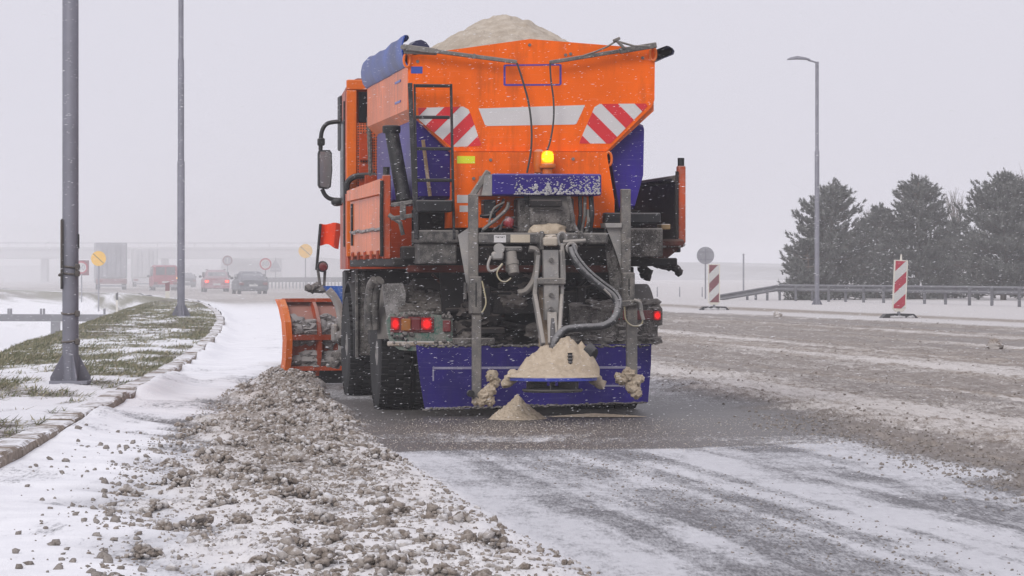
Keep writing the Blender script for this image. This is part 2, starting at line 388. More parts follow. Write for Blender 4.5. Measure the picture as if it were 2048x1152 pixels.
def road_fields(X, Y):
    """height and surface masks (snow, brown slush, wet) of the carriageway"""
    u = X - XC(Y)
    wr = WR(Y) + .16 * (fbm(Y * 1.7, Y * 0 + 3, 5, 3) - .5) * 2; wl = WL(Y) + .45 * (fbm(Y * 1.1, Y * 0 + 9, 6, 3) - .5) * 2
    rr = RR(Y) + .35 * (fbm(Y * .8, Y * 0 + 5, 8, 3) - .5) * 2
    endw = sst(46, 41, Y)
    # windrow
    mid = (wr + wl) / 2 + .12; half = np.maximum((wr - wl) / 2, .12)
    t = (X - mid) / half; ridge = np.clip(1 - t * t, 0, 1) ** .8 * endw
    inw = sst(1.12, .72, np.abs(t)) * endw
    l1 = fbm(X * 5.5, Y * 5.5, 11, 4); l2 = np.abs(fbm(X * 13, Y * 13, 12, 3) - .5) * 2; l3 = fbm(X * 1.3, Y * .8, 13, 3)
    H = ridge * (.02 + .12 * sst(18, 38, Y)) * (.45 + 1.1 * l3) + inw * (np.clip(l1 - .40, 0, 1) * .08 + (.5 - l2) * .012)
    cr = np.zeros_like(X); near = (inw > .02) & (Y < 50)
    if near.any():
        xn, yn = X[near], Y[near]; cr[near] = bumps(xn, yn, .3, 301, .3, .2, .42) * (.75 + .5 * fbm(xn * 40, yn * 30, 16, 2))
    H += inw * cr * .35
    # right ridge of slush left by traffic, and the rough brown field beyond it
    d = X - rr; rd = np.exp(-((d - .25) / .42) ** 2) * sst(60, 40, Y)
    fld = sst(-.15, .5, d)
    far = 118.6 - (X - 5.26) * 5.4                          # where the slush field gives way to clean snow
    fld *= sst(far + 5, far - 5, Y + 10 * (fbm(X * .35, Y * .08, 21, 3) - .5))
    s1 = fbm(X * 4.2, Y * 2.6, 31, 4); s2 = fbm(X * 11, Y * 9, 32, 3); tr = fbm(u * 1.9 + .5 * fbm(X * .3, Y * .05, 33, 2), Y * .035, 34, 3)
    rut = fbm(u * .62 + .35 * fbm(X * .2, Y * .03, 35, 2), Y * .011, 36, 2); rut2 = fbm(u * 2.6, Y * .02, 37, 3)
    cf = np.zeros_like(X); near = ((rd > .05) | (fld > .05)) & (Y < 60) & (Y > 12)
    if near.any():
        xn, yn = X[near], Y[near]; cf[near] = np.maximum(bumps(xn, yn, .11, 331, .22, .15, .40), bumps(xn, yn, .05, 341, .45, .2, .5)) * (.7 + .6 * fbm(xn * 40, yn * 30, 18, 2))
    H += rd * (.012 + .05 * (s2 - .38)) + np.maximum(rd, fld * .6) * cf * .8 + fld * ((s2 - .5) * .045 + (s1 - .45) * .04 + (rut - .5) * .10 + (rut2 - .5) * .05)
    # left snow strip, drifts
    left = sst(wl + .15, wl - .35, X)
    H += left * (.035 + .06 * (fbm(X * .9 + Y * .2, Y * .45, 41, 4) - .4) + (.02 + .10 * sst(.42, .62, fbm(Y * .5, Y * 0 + 2, 43, 3)) * sst(22, 30, Y)) * np.exp(-((X - KERB(Y) - .02) / .22) ** 2))
    lane = (1 - inw) * (1 - left) * (1 - fld)
    H += lane * .006 * (fbm(X * 3, Y * 1.2, 42, 4) - .5) * 2
    # ---- masks
    snow = np.zeros_like(X); brown = np.zeros_like(X); wet = np.zeros_like(X)
    snow = np.where(left > 0, left * (.97 + .0 * X), snow)
    dirtl = sst(.57, .72, fbm(X * 1.4, Y * .5, 44, 4)) * sst(wl - 2.0, wl - .1, X) * left
    snow -= dirtl * .35
    # windrow: brown lumps, snow blown in between
    wsn = .80 - .26 * sst(.95, .25, np.abs(t)) * sst(13, 24, Y) + .8 * (fbm(X * 2.2, Y * 1.6, 45, 4) - .5) + .16 * sst(26, 15, Y) - .6 * (l1 - .47) - 2.0 * cr * (.5 + fbm(X * 1.5, Y * 1.2, 17, 2))
    snow = snow * (1 - inw) + inw * np.clip(wsn, .15, .9); brown += inw * (.5 + .5 * sst(15, 28, Y))
    # lane behind the truck: thin snow near the camera, wet asphalt further on
    yb = 23.9 + .95 * np.clip((X + .5) / 2.6, 0, 1.25) + .5 * (fbm(X * 2.4, Y * .2, 46, 3) - .5)
    thin = sst(yb + .12, yb - .25, Y)
    st = fbm(u * 2.3, Y * .16, 47, 4); stf = fbm(X * 2.1 + 3, Y * .62, 48, 5)
    patch = sst(.50, .66, .5 * st + .5 * fbm(u * 1.1 + 4, Y * .22, 49, 3)) * sst(.2, 1.3, X - WR(Y))
    sthin = .785 - .28 * patch - .24 * sst(.50, .64, fbm(u * 5.5 + .3 * fbm(X * .4, Y * .1, 38, 2), Y * .03, 39, 3)) - .55 * (stf - .5) - .35 * (fbm(X * 1.1, Y * 1.7, 58, 4) - .5) - .14 * sst(.48, .7, st)
    swet = .15 + .30 * (fbm(X * 2.6, Y * .9, 55, 4) - .45) + .24 * sst(.5, .72, fbm(X * .9, Y * 1.3, 50, 4)) * sst(31, 26, Y) + .30 * sst(30, 36, Y) + .4 * sst(40, 48, Y)
    swet += .16 * np.exp(-((Y - 25.5 - .9 * (fbm(X * .7, Y * 0, 59, 3) - .5)) / .55) ** 2) * sst(-.6, .3, X) * (.5 + fbm(X * 1.1, Y * 2, 51, 3))       # drift of salt-white dust across the road
    ln = thin * sthin + (1 - thin) * swet
    snow += lane * ln
    wet += lane * (1 - thin) * sst(44, 38, Y); brown += lane * (.25 * (1 - thin) + .08 * thin + .9 * sst(40, 50, Y))
    brown += lane * .6 * np.exp(-((X + .05) / .9) ** 2 - ((Y - 27.2) / 1.3) ** 2)
    # brown field
    whit = sst(.46, .75, fbm(X * .8, Y * .45, 52, 4)) * .18 + sst(.46, .58, rut) * .40 + sst(.50, .64, rut2) * .26 - .14 * sst(.5, .35, rut2) + .04 * sst(40, 90, Y) - 5 * cf
    fsn = .08 + whit - .5 * (s2 - .5) + .3 * np.exp(-((d - 0.0) / .28) ** 2) * sst(34, 26, Y)
    snow = snow * (1 - fld) + fld * fsn; brown = brown * (1 - fld) + fld; wet = wet * (1 - fld) + fld * np.clip(.8 * sst(.52, .38, rut2) + .6 * sst(.48, .38, rut), 0, 1)
    # clean snow verge across the far side with one dark wind-scoured band
    cl = sst(far - 5, far + 5, Y + 10 * (fbm(X * .35, Y * .08, 21, 3) - .5)) * sst(-.5, 3, d) * (X > -2)
    band = np.exp(-((Y - (far * 1.22)) / (far * .095)) ** 2) * (.55 + .9 * fbm(X * .5, Y * .12, 53, 4))
    snow = np.where(cl > .01, snow * (1 - cl) + cl * np.clip(.95 - .75 * band, .1, 1), snow)
    # distance: grey driven road with blown snow
    fr = sst(110, 160, Y) * (1 - cl) * sst(0, 1.5, X - KERB(Y))
    snow = snow * (1 - fr) + fr * (.45 + .5 * (fbm(X * .15, Y * .03, 54, 4) - .4)); brown = np.maximum(brown, fr * .8)
    grey = lane * (1.0 * thin + .35 * (1 - thin)) * (.7 + .6 * fbm(X * .9, Y * .3, 57, 3))
    return H, np.clip(snow, 0, 1), np.clip(brown, 0, 1), np.clip(wet, 0, 1), np.clip(grey, 0, 1)

def grid_faces(nr, nc):
    i = np.arange(nr - 1)[:, None] * nc + np.arange(nc - 1)[None, :]
    return np.stack([i, i + 1, i + nc + 1, i + nc], -1).reshape(-1, 4)
def put_mask(me, *ch, a4=None):
    a = me.color_attributes.new('mask', 'FLOAT_COLOR', 'POINT')
    c = np.zeros((len(ch[0].ravel()), 4), np.float32); c[:, 3] = 1 if a4 is None else a4.ravel()
    for k, x in enumerate(ch): c[:, k] = x.ravel()
    a.data.foreach_set('color', c.ravel())

# rows get longer with distance, columns fine across the near lane
ys = [9.0]
while ys[-1] < 950: ys.append(ys[-1] + max(.028, ys[-1] ** 2 / (3450 * CH) * .55))
ys = np.array(ys); NR = len(ys)
off = np.concatenate([np.arange(0, 8.2, .021), 8.2 + np.cumsum(.021 * 1.035 ** np.arange(1, 130))])
XX = KERB(ys)[:, None] + off[None, :] * (1 + np.maximum(ys - 60, 0) / 140)[:, None]; YY = np.repeat(ys[:, None], len(off), 1)
H, ms, mb, mw, mg = road_fields(XX, YY)
V = np.stack([XX, YY, H], -1).reshape(-1, 3)
me = mesh_np('road', V, grid_faces(NR, len(off)), True); put_mask(me, ms, mb, mw, a4=mg)

t = NT('road_snow_slush_asphalt')
po = t.n('ShaderNodeNewGeometry').outputs['Position']
at = t.n('ShaderNodeAttribute', attribute_name='mask'); sp = t.n('ShaderNodeSeparateColor'); t.l(at.outputs['Color'], sp.inputs[0])
nA = t.noise(t.mapping(po, (1, .28, 1)), 17, 6, .7); nB = t.noise(t.mapping(po, (1, .13, 1)), 62, 4, .72); nC = t.noise(t.mapping(po, (3.2, .35, 1), (0, 0, math.radians(8))), 3.0, 5, .65); nD = t.noise(po, 2.2, 4, .6)
nn = t.math('ADD', t.math('ADD', t.math('MULTIPLY', nA, .36), t.math('MULTIPLY', nB, .40)), t.math('MULTIPLY', nC, .24))
amp = t.math('SUBTRACT', 2.9, t.math('ADD', t.math('MULTIPLY', at.outputs['Alpha'], 1.1), t.math('MULTIPLY', sp.outputs[1], .35)))
sv = t.math('ADD', sp.outputs[0], t.math('MULTIPLY', t.math('SUBTRACT', nn, .5), amp))
sf = t.ramp(sv, .26, .80)
asph = t.mix(sp.outputs[2], t.mix(t.ramp(nB, .3, .7), (.10, .10, .11), (.24, .24, .255)), t.mix(t.ramp(nB, .3, .7), (.038, .037, .039), (.115, .11, .108)))
brn = t.mix(t.ramp(t.math('ADD', t.math('MULTIPLY', nA, .5), t.math('MULTIPLY', nD, .5)), .36, .66), (.175, .142, .115), (.44, .385, .335))
brn = t.mix(t.math('MULTIPLY', sp.outputs[2], .75), brn, t.mix(nA, (.085, .068, .056), (.20, .168, .145)))
base = t.mix(sp.outputs[1], asph, brn)
snc = t.mix(t.ramp(nD, .3, .7), (.80, .80, .83), (.90, .90, .92))
dirty = t.mix(sp.outputs[1], snc, t.mix(nA, (.44, .40, .37), (.71, .68, .655)))
dirty = t.mix(at.outputs['Alpha'], dirty, t.mix(nA, (.44, .44, .462), (.68, .68, .705)))
t.set(**{'Base Color': t.mix(sf, base, dirty), 'Specular IOR Level': .35})
ro = t.math('SUBTRACT', .88, t.math('MULTIPLY', t.math('MULTIPLY', sp.outputs[2], t.math('SUBTRACT', 1.0, sf)), .42)); t.set(Roughness=ro)
t.bump(t.math('ADD', t.math('ADD', t.math('MULTIPLY', nA, .55), t.math('MULTIPLY', nB, .45)), t.math('MULTIPLY', sf, .5)), .02, .55)
road = link('road', me, t.m); tag(road, None, None, kind='structure')

# verge, bank and the low field on the left
off2 = np.concatenate([np.arange(0, 6, .06), 6 + np.cumsum(.06 * 1.06 ** np.arange(1, 75))])
ys2 = ys[::2]
XV = KERB(ys2)[:, None] - .19 - off2[None, :]; YV = np.repeat(ys2[:, None], len(off2), 1)
def verge_fields(X, Y):
    e = EDGE(Y) + .3 * (fbm(Y * .25, Y * 0, 61, 3) - .5); k = KERB(Y) - .19
    t_ = np.clip((k - X) / np.maximum(k - e, .5), 0, 1)
    z = .125 + .02 * sst(0, .4, t_) + .05 * (fbm(X * .8, Y * .3, 62, 4) - .5) * sst(0, .1, t_) + .03 * (fbm(X * 5, Y * 3, 63, 3) - .5) * sst(0, .1, t_)
    dn = np.maximum(e - X, 0); z -= np.minimum(dn * .42, 2.15 + .15 * (fbm(X * .1, Y * .02, 64, 3) - .5)) * sst(0, 1.2, dn)
    z += sst(5, 12, dn) * .25 * (fbm(X * .25, Y * .06, 60, 3) - .5)
    g = .55 + .75 * (fbm(X * .55, Y * .16, 65, 4) - .5) + 1.2 * (fbm(X * 2.6, Y * .8, 66, 4) - .5)     # bare-ground share
    g += .30 * np.exp(-(np.maximum(e - X, 0) / .8) ** 2) * sst(.75, 1, t_) - .45 * sst(.5, 3.0, dn)
    g -= .12 * np.exp(-((Y - 30) / 9) ** 2) * sst(.4, 0, t_)
    br = sst(.5, .62, fbm(X * .5 + 7, Y * .1, 67, 3)) * .7 + .8 * sst(31, 27, Y)      # brown soil instead of green
    return z, np.clip(1 - g, 0, 1), np.clip(br, 0, 1)
ZV, gs, gb = verge_fields(XV, YV)
me = mesh_np('verge', np.stack([XV, YV, ZV], -1).reshape(-1, 3), grid_faces(len(ys2), len(off2))[:, ::-1], True); put_mask(me, gs, gb, gb * 0)
t = NT('verge_snow_and_turf'); po = t.n('ShaderNodeNewGeometry').outputs['Position']
at = t.n('ShaderNodeAttribute', attribute_name='mask'); sp = t.n('ShaderNodeSeparateColor'); t.l(at.outputs['Color'], sp.inputs[0])
nA = t.noise(po, 9, 6, .7); nB = t.noise(po, 40, 4, .7); nD = t.noise(po, 1.5, 4)
nn = t.math('ADD', t.math('MULTIPLY', nA, .6), t.math('MULTIPLY', nB, .4))
sf = t.ramp(t.math('ADD', sp.outputs[0], t.math('MULTIPLY', t.math('SUBTRACT', nn, .5), 1.9)), .30, .70)
grn = t.mix(t.ramp(nB, .3, .7), (.10, .10, .055), (.26, .24, .16)); soil = t.mix(t.ramp(nA, .35, .65), (.07, .055, .045), (.22, .18, .15))
t.set(**{'Base Color': t.mix(sf, t.mix(sp.outputs[1], grn, soil), t.mix(nD, (.78, .78, .81), (.90, .90, .92))), 'Roughness': .92, 'Specular IOR Level': .2})
t.bump(t.math('ADD', nA, t.math('MULTIPLY', nB, .5)), .03, .7)
mVerge = t.m
verge = link('verge', me, mVerge); tag(verge, None, None, kind='structure')

t = NT('far_snow_field'); po = t.n('ShaderNodeNewGeometry').outputs['Position']; nA = t.noise(po, .02, 5); nB = t.noise(po, .3, 4)
t.set(**{'Base Color': t.mix(t.ramp(t.math('ADD', t.math('MULTIPLY', nA, .6), t.math('MULTIPLY', nB, .4)), .35, .65), (.80, .80, .83), (.55, .55, .55)), 'Roughness': .95})
gr = MB().add([(-1300, -60, -2.9), (1300, -60, -2.9), (1300, 1500, -2.9), (-1300, 1500, -2.9)], [(0, 1, 2, 3)]).build('ground', t.m); gr['kind'] = 'structure'
mFarSnow = t.m
# low hills and the approach bank of the overpass
def hill(name, X0, X1, Y0, dy, hf, mat):
    xs = np.linspace(X0, X1, 90); yy = np.linspace(0, 1, 12); A, B = np.meshgrid(xs, yy)
    Z = -2.9 + (hf(A) + 2.9) * np.sin(B * math.pi) ** .7 * (.9 + .2 * fbm(A * .05, B * 3, 70, 3))
    o = link(name, mesh_np(name, np.stack([A, Y0 + B * dy, Z], -1).reshape(-1, 3), grid_faces(12, 90), True), mat); o['kind'] = 'structure'; return o
mHill = grains('distant_bare_hills', (.26, .25, .24), (.5, .5, .51), .03, .01)
hill('hills', -420, 420, 820, 160, lambda a: 2.6 + 3.0 * fbm(a * .012, a * 0, 71, 3), mHill)
hill('embankment', -46, 60, 552, 40, lambda a: np.interp(a, [-46, -38, -20, 10, 60], [5.0, 4.6, 3.0, .4, -1.0]), mHill)

# kerb of separate stones
t = NT('worn_kerb_concrete'); ge = t.n('ShaderNodeNewGeometry'); po = ge.outputs['Position']; sx = t.n('ShaderNodeSeparateXYZ'); t.l(ge.outputs['Normal'], sx.inputs[0])
nA = t.noise(po, 14, 6, .7); nB = t.noise(po, 2.2, 4); nC = t.noise(po, 60, 3)
c = t.mix(t.ramp(nA, .3, .7), (.17, .135, .105), (.36, .30, .25))
sf = t.ramp(t.math('ADD', t.math('ADD', t.math('MULTIPLY', nA, .5), t.math('MULTIPLY', nB, .75)), t.math('MULTIPLY', sx.outputs[2], .24)), .75, .91)
t.set(**{'Base Color': t.mix(sf, c, (.78, .78, .80)), 'Roughness': .92, 'Specular IOR Level': .2}); t.bump(t.math('ADD', nA, t.math('MULTIPLY', nC, .4)), .014, .8)
mKerb = t.m
kerb = empty('kerb', (0, 0, 0)); kerb['kind'] = 'structure'
y = 11.0; kn = 0
while y < 150:
    L = 1.0 if y < 60 else 2.0
    y2 = y + L * .978; xa, xb = float(KERB(y)), float(KERB(y2)); a = math.atan2(xa - xb, y2 - y)
    r = random.Random(kn); dz = r.uniform(-.012, .012); tl = r.uniform(-.004, .004)
    pr = [(-.20, -.06), (.0, -.06), (.0 - r.uniform(0, .008), .098 + dz), (-.012, .122 + dz), (-.035, .136 + dz), (-.20, .138 + dz)]
    n = 6; secs = []
    for q in (0, .03, .35, .65, .97, 1):
        ch = .012 if q in (0, 1) else 0
        secs.append([(px_ * (1 - ch * 2) + r.uniform(-.006, .006) * (i in (2, 3, 4)), q * L * .978, pz - ch * (pz > .05) + r.uniform(-.006, .006) * (i in (2, 3, 4))) for i, (px_, pz) in enumerate(pr)])
    ob = MB().loft(secs).build('kerb_stone', mKerb, kerb); ob.location = (xa + tl, y, 0); ob.rotation_euler = (0, 0, a); kn += 1
    y += L

# ---- loose slush clods, joined as uncountable stuff
t = NT('slush_clods'); ge = t.n('ShaderNodeNewGeometry'); po = ge.outputs['Position']; ri = ge.outputs['Random Per Island']
nA = t.noise(po, 30, 5, .7); nB = t.noise(po, 120, 3, .7)
sx = t.n('ShaderNodeSeparateXYZ'); t.l(ge.outputs['Normal'], sx.inputs[0])
c = t.mix(t.ramp(nA, .3, .7), (.175, .14, .112), (.40, .35, .31))
c = t.mix(t.ramp(ri, .4, 1.1), c, (.57, .54, .52))
sn = t.ramp(t.math('ADD', t.math('ADD', t.math('MULTIPLY', sx.outputs[2], .35), t.math('MULTIPLY', nA, .7)), t.math('MULTIPLY', ri, .25)), .70, 1.02)
t.set(**{'Base Color': t.mix(sn, c, (.80, .80, .82)), 'Roughness': .85, 'Specular IOR Level': .3}); t.bump(t.math('ADD', nA, t.math('MULTIPLY', nB, .5)), .012, .8)
mClod = t.m
def clods(C, R, n, seed, flat=.8):
    rg = np.random.default_rng(seed); Vt, Ft = ico(n); N = len(C); K = len(Vt)
    A = rg.normal(size=(N, 3, 3)); Q, _ = np.linalg.qr(A)
    of = rg.random((N, 1)) * 900; q3 = 1.9; A1 = Vt[None, :, 0] * q3 + Vt[None, :, 2] * 1.3 + of; B1 = Vt[None, :, 1] * q3 - Vt[None, :, 2] * 1.1 + of * .37
    k = 1 + (vn(A1, B1, seed) - .5) * .75 + (vn(A1 * 2.6, B1 * 2.6, seed + 5) - .5) * .55 + rg.normal(0, .07 if n > 1 else .16, size=(N, K)); sc3 = rg.uniform(.6, 1.3, size=(N, 1, 3))
    W = Vt[None] * k[..., None] * sc3; W = np.einsum('nij,nkj->nki', Q, W)
    W[..., 2] *= flat; W = W * R[:, None, None] + C[:, None, :]
    return W.reshape(-1, 3), (Ft[None] + (np.arange(N) * K)[:, None, None]).reshape(-1, 3)
def join(parts):
    Vs = []; Fs = []; n = 0
    for v, f in parts: Vs.append(v); Fs.append(f + n); n += len(v)
    return np.concatenate(Vs), np.concatenate(Fs)
def on_road(X, Y, R, sink=.35):
    Hh = road_fields(X, Y)[0]; return np.stack([X, Y, Hh + R * (.65 - sink)], -1)
rg = np.random.default_rng(21)
parts = []
for (N, n, lo, hi, pw) in ((380, 3, .016, .040, 2.8), (4200, 2, .008, .019, 1.7), (22000, 1, .003, .010, 1.3)):
    n = max(n, 1)
    Y = 11.5 + 33 * rg.random(N) ** 1.05; tt = np.where(rg.random(N) < .72, rg.normal(.60, .23, N), rg.uniform(-.12, 1.04, N)); tt = np.clip(tt, -.15, 1.05)
    X = WL(Y) + (WR(Y) - WL(Y)) * tt; R = lo + (hi - lo) * rg.random(N) ** pw
    parts.append(clods(on_road(X, Y, R, .55 if hi > .03 else .4), R, n, N))
NC = 210; yc = 12 + 26 * rg.random(NC); tc_ = rg.normal(.5, .28, NC); xc = WL(yc) + (WR(yc) - WL(yc)) * np.clip(tc_, -.05, 1.0)      # clods packed into bigger clumps
for k in range(NC):
    rc = .045 + .065 * rg.random() ** 1.5; nn_ = int(22 + 240 * rc); q_ = rg.normal(size=(nn_, 2)) * rc * .55; rad_ = np.hypot(q_[:, 0], q_[:, 1]) / rc
    R = (.010 + .016 * rg.random(nn_) ** 1.5) * (1.15 - .4 * np.clip(rad_, 0, 1)); Xq = xc[k] + q_[:, 0]; Yq = yc[k] + q_[:, 1]; Pq = on_road(Xq, Yq, R, .55); Pq[:, 2] += rc * .62 * np.clip(1 - rad_ ** 2, 0, 1) * rg.random(nn_) ** .5
    parts.append(clods(Pq, R, 2, 500 + k))
Vw, Fw = join(parts)
wd = link('slush_windrow', mesh_np('slush_windrow', Vw, Fw, True), mClod)
tag(wd, 'ridge of brown and grey slush clods thrown up beside the plough lane', 'slush', kind='stuff')
parts = []
N = 5200; Y = 13 + 80 * rg.random(N) ** 2.0; X = RR(Y) + rg.random(N) ** 1.25 * (2.2 + Y * .16) - .15; R = .004 + .014 * rg.random(N) ** 2.5
keep = X < Y * .17; parts.append(clods(on_road(X[keep], Y[keep], R[keep]), R[keep], 1, 3))
N = 3200; Y = 14 + 16 * rg.random(N); X = RR(Y) + rg.normal(.25, .28, N); R = .004 + .011 * rg.random(N) ** 2.2; parts.append(clods(on_road(X, Y, R), R, 1, 4))
N = 420; Y = 12 + 14 * rg.random(N); X = WL(Y) - rg.exponential(.22, N); R = .005 + .022 * rg.random(N) ** 3; parts.append(clods(on_road(X, Y, R), R, 1, 5))
N = 1500; Y = 11 + 12.5 * rg.random(N); X = XC(Y) - .75 + rg.normal(0, .30, N); R = .0025 + .006 * rg.random(N) ** 2; parts.append(clods(on_road(X, Y, R), R, 1, 6))
Vw, Fw = join(parts)
N = 9000; Y = 23.9 + 5.4 * rg.random(N); X = -1.3 + 3.6 * rg.random(N); kk = (X > WR(Y)) & (rg.random(N) < .35 + .65 * np.exp(-((X - .05) / .7) ** 2)); X, Y = X[kk], Y[kk]; R = .0016 + .003 * rg.random(len(X)) ** 2
vg_, fg_ = clods(on_road(X, Y, R), R, 1, 7)
sg_ = link('salt_grit', mesh_np('salt_grit', vg_, fg_, True), grains('scattered_salt_grains', (.66, .60, .52), (.5, .44, .37), 80, .002)); tag(sg_, 'salt grains scattered over the wet asphalt', 'salt', kind='stuff')
mCrumb = grains('dirty_slush_crumbs', (.34, .31, .285), (.17, .145, .125), 60, .006, .9, (.5, .48, .47))
sc_ = link('slush_crumbs', mesh_np('slush_crumbs', Vw, Fw, True), mCrumb); tag(sc_, 'crumbs of frozen slush strewn over the road surface', 'slush', kind='stuff')

# single clods that stand out
def clod(px, py, r, label, seed, flat=.8):
    X, Y = GP(px, py); z = float(road_fields(np.array([X]), np.array([Y]))[0][0])
    o = MB().lump((0, 0, 0), (r, r, r * flat), 3, .45, seed).build('snow_clod', mClod, None, True); o.location = (X, Y, z + r * .45); tag(o, label, 'snow clod')
clod(357, 858, .032, 'dark snow clod farthest up the short row of three on clean snow', 1)
clod(360, 878, .034, 'middle dark snow clod of the short row of three on clean snow', 2)
clod(359, 897, .026, 'dark snow clod nearest the camera in the short row of three', 3)
clod(1990, 698, .13, 'lone rounded grey snow clod far out on the brown slush', 4)
clod(1556, 634, .13, 'small pointed snow clod at the edge of the slush between the two beacons', 5)

# grass blades on the verge
N = 230000; Y = 17 + 120 * rg.random(N) ** 1.9; wv = KERB(Y) - .22 - EDGE(Y) + 2.0; X = KERB(Y) - .22 - rg.random(N) * wv
z, s_, b_ = verge_fields(X, Y); keep = (s_ + .55 * (rg.random(N) - .5) < .44) & (rg.random(N) > b_ * .55)
X, Y, z, b_ = X[keep], Y[keep], z[keep], b_[keep]; N = len(X)
hgt = .012 + .045 * rg.random(N) ** 2; wd_ = .004 + .006 * rg.random(N) + .00007 * Y; an = rg.random(N) * 6.28; le = .035 * rg.normal(size=N) + .03
P0 = np.stack([X - wd_ * np.cos(an), Y - wd_ * np.sin(an), z - .01], -1); P1 = np.stack([X + wd_ * np.cos(an), Y + wd_ * np.sin(an), z - .01], -1)
P2 = np.stack([X + le, Y + .03 * rg.normal(size=N), z + hgt], -1)
Vg = np.stack([P0, P1, P2], 1).reshape(-1, 3); Fg = np.arange(3 * N).reshape(-1, 3)
t = NT('winter_grass'); ge = t.n('ShaderNodeNewGeometry'); ri = ge.outputs['Random Per Island']
cc = t.mix(t.ramp(ri, .1, .6), (.085, .10, .045), (.20, .20, .115)); cc = t.mix(t.ramp(ri, .45, .95), cc, (.32, .28, .19))
t.set(**{'Base Color': cc, 'Roughness': .8})
go = link('grass', mesh_np('grass', Vg, Fg), t.m); tag(go, 'short frosted winter grass on the verge', 'grass', kind='stuff')
# ------------------------------------------------------------------ the gritting lorry (local frame: +Y forward, origin on the road under its tail)
TH = math.radians(8.0)
truck = empty('gritting_lorry', (.2, 30.0, 0), TH)
tag(truck, 'orange gritting lorry with violet tanks, salt hopper and front snow plough', 'lorry')
TM = Matrix.Translation((.2, 30.0, 0)) @ Matrix.Rotation(TH, 4, 'Z'); TI = TM.inverted()
_c = TI @ Vector((0, 0, CH))
def P(px, py, y):
    """lorry-frame point on the plane at depth y behind a photo pixel"""
    d = TI.to_3x3() @ Vector(((px - 1024) / F, 1, (HZ - py) / F)); return _c + d * ((y - _c.y) / d.y)
def PX(pts, y): return [(P(a, b, y).x, P(a, b, y).z) for a, b in pts]
def rect(m, x0, y0, x1, y1, d0, d1, b=.008):
    a = P(x0, y0, d0); c = P(x1, y1, d0); return m.box(a.x, c.x, d0, d1, c.z, a.z, b)
def part(m, name, mat, par=None, smooth=False, label=None): return m.build(name, mat, par or truck, smooth, label)

# ---- hopper
YR, YF = -.12, 3.45
outl = [(815, 112), (1060, 78), (1310, 98), (1309, 200), (1303, 214), (1213, 303), (907, 303), (832, 230), (818, 214)]
hop = part(MB().prism(PX(outl, YR), YR, YR + .035), 'hopper', mOrange)
lw = [(907, 304), (1213, 304), (1229, 400), (1229, 455), (905, 455)]
part(MB().prism(PX(lw, YR - .07), YR - .07, YR + .5), 'discharge_box', mOrange, hop)
xl = P(816, 150, YR).x; xr = P(1309, 150, YR).x; zt = P(815, 112, YR).z; zb = P(818, 216, YR).z; zv = P(907, 303, YR).z
vl = P(907, 303, YR).x; vr = P(1213, 303, YR).x
for nm, xs, xv, sg in (('side_wall', xl, vl, -1), ('side_wall', xr, vr, 1)):
    m = MB(); o = .02 * sg
    m.prism([(xs, zt), (xs - o * 2, zt), (xs - o * 2, zb + .01), (xv - o * 2, zv), (xv, zv - .02), (xs, zb - .01)], YR + .036, YF)
    m.box(xs + o * .2, xs - o * 2.6, YR + .04, YF, zt - .03, zt + .035, .01)
    part(m, nm, mOrangeS, hop)
part(MB().prism([(xl, zt), (0, zt + .14), (xr, zt), (xr, zb), (vr, zv), (vl, zv), (xl, zb)], YF, YF + .03), 'front_plate', mOrangeS, hop)
for (a, b) in ((814, 120), (1306, 108), (1217, 318)):         # lifting eyes and bolts of the end plate
    m = MB(); c = P(a, b, YR - .02); m.tube([(c.x + .035 * math.cos(q) * .8, c.y, c.z + .06 * math.sin(q)) for q in np.linspace(0, 6.283, 13)], .012, 6, False); part(m, 'lifting_eye', mOrangeS, hop)
for (a, b) in ((1059, 90), (835, 123), (981, 320), (1146, 318), (1141, 108), (1285, 116), (1131, 110), (947, 357)):
    c = P(a, b, YR - (.07 if b > 300 else 0)); part(MB().lathe([(.014, -.012), (.014, .0)], c, 'y', 8), 'bolt', mSteel, hop)
# reflective sheets: white ground with red bars
def sheet(poly, reds, ab, y, name):
    b = part(MB().prism(PX(poly, y), y - .003, y - .0005), name, mWhiteRef, hop)
    for lo, hi in reds:
        q = poly
        if lo is not None: q = clip(q, ab[0], ab[1], lo)
        if hi is not None: q = clip(q, -ab[0], -ab[1], -hi)
        if len(q) > 2: MB().prism(PX(q, y), y - .0055, y - .0032).build('red_bar', mRedWhite, b).parent = b
lp = [(836, 216), (926, 213), (937, 219), (942, 230), (962, 289), (958, 292), (903, 294), (838, 240)]
s1 = MB().prism(PX(lp, YR), YR - .003, YR - .0005)
def warn(poly, reds, ab, y):
    sh = part(MB().prism(PX(poly, y), y - .003, y - .0005), 'warning_sheet', mWhiteRef, hop)
    for lo, hi in reds:
        q = list(poly)
        if lo is not None: q = clip(q, ab[0], ab[1], lo)
        if hi is not None: q = clip(q, -ab[0], -ab[1], -hi)
        if len(q) > 2: part(MB().prism(PX(q, y), y - .0055, y - .0033), 'red_bar', mRedWhite, hop)
warn(lp, ((None, 1069.8), (1102.8, 1134), (1165, 1198), (1227.8, None)), (1, 1), YR)
f2 = lambda z: -980 + z / 2.88
rp = [(1189, 214), (1199, 208), (1291, 207), (1295, 212), (1221, 287), (1159, 287), (1160, 281)]
warn(rp, ((f2(250), None), (f2(57), f2(157)), (f2(-138), f2(-43)), (None, f2(-235))), (-1, 1), YR)
part(MB().prism(PX([(957, 217), (1170, 210), (1153, 247), (1149, 249), (975, 252), (970, 250)], YR), YR - .003, YR - .0005), 'white_sheet', mWhiteRef, hop)
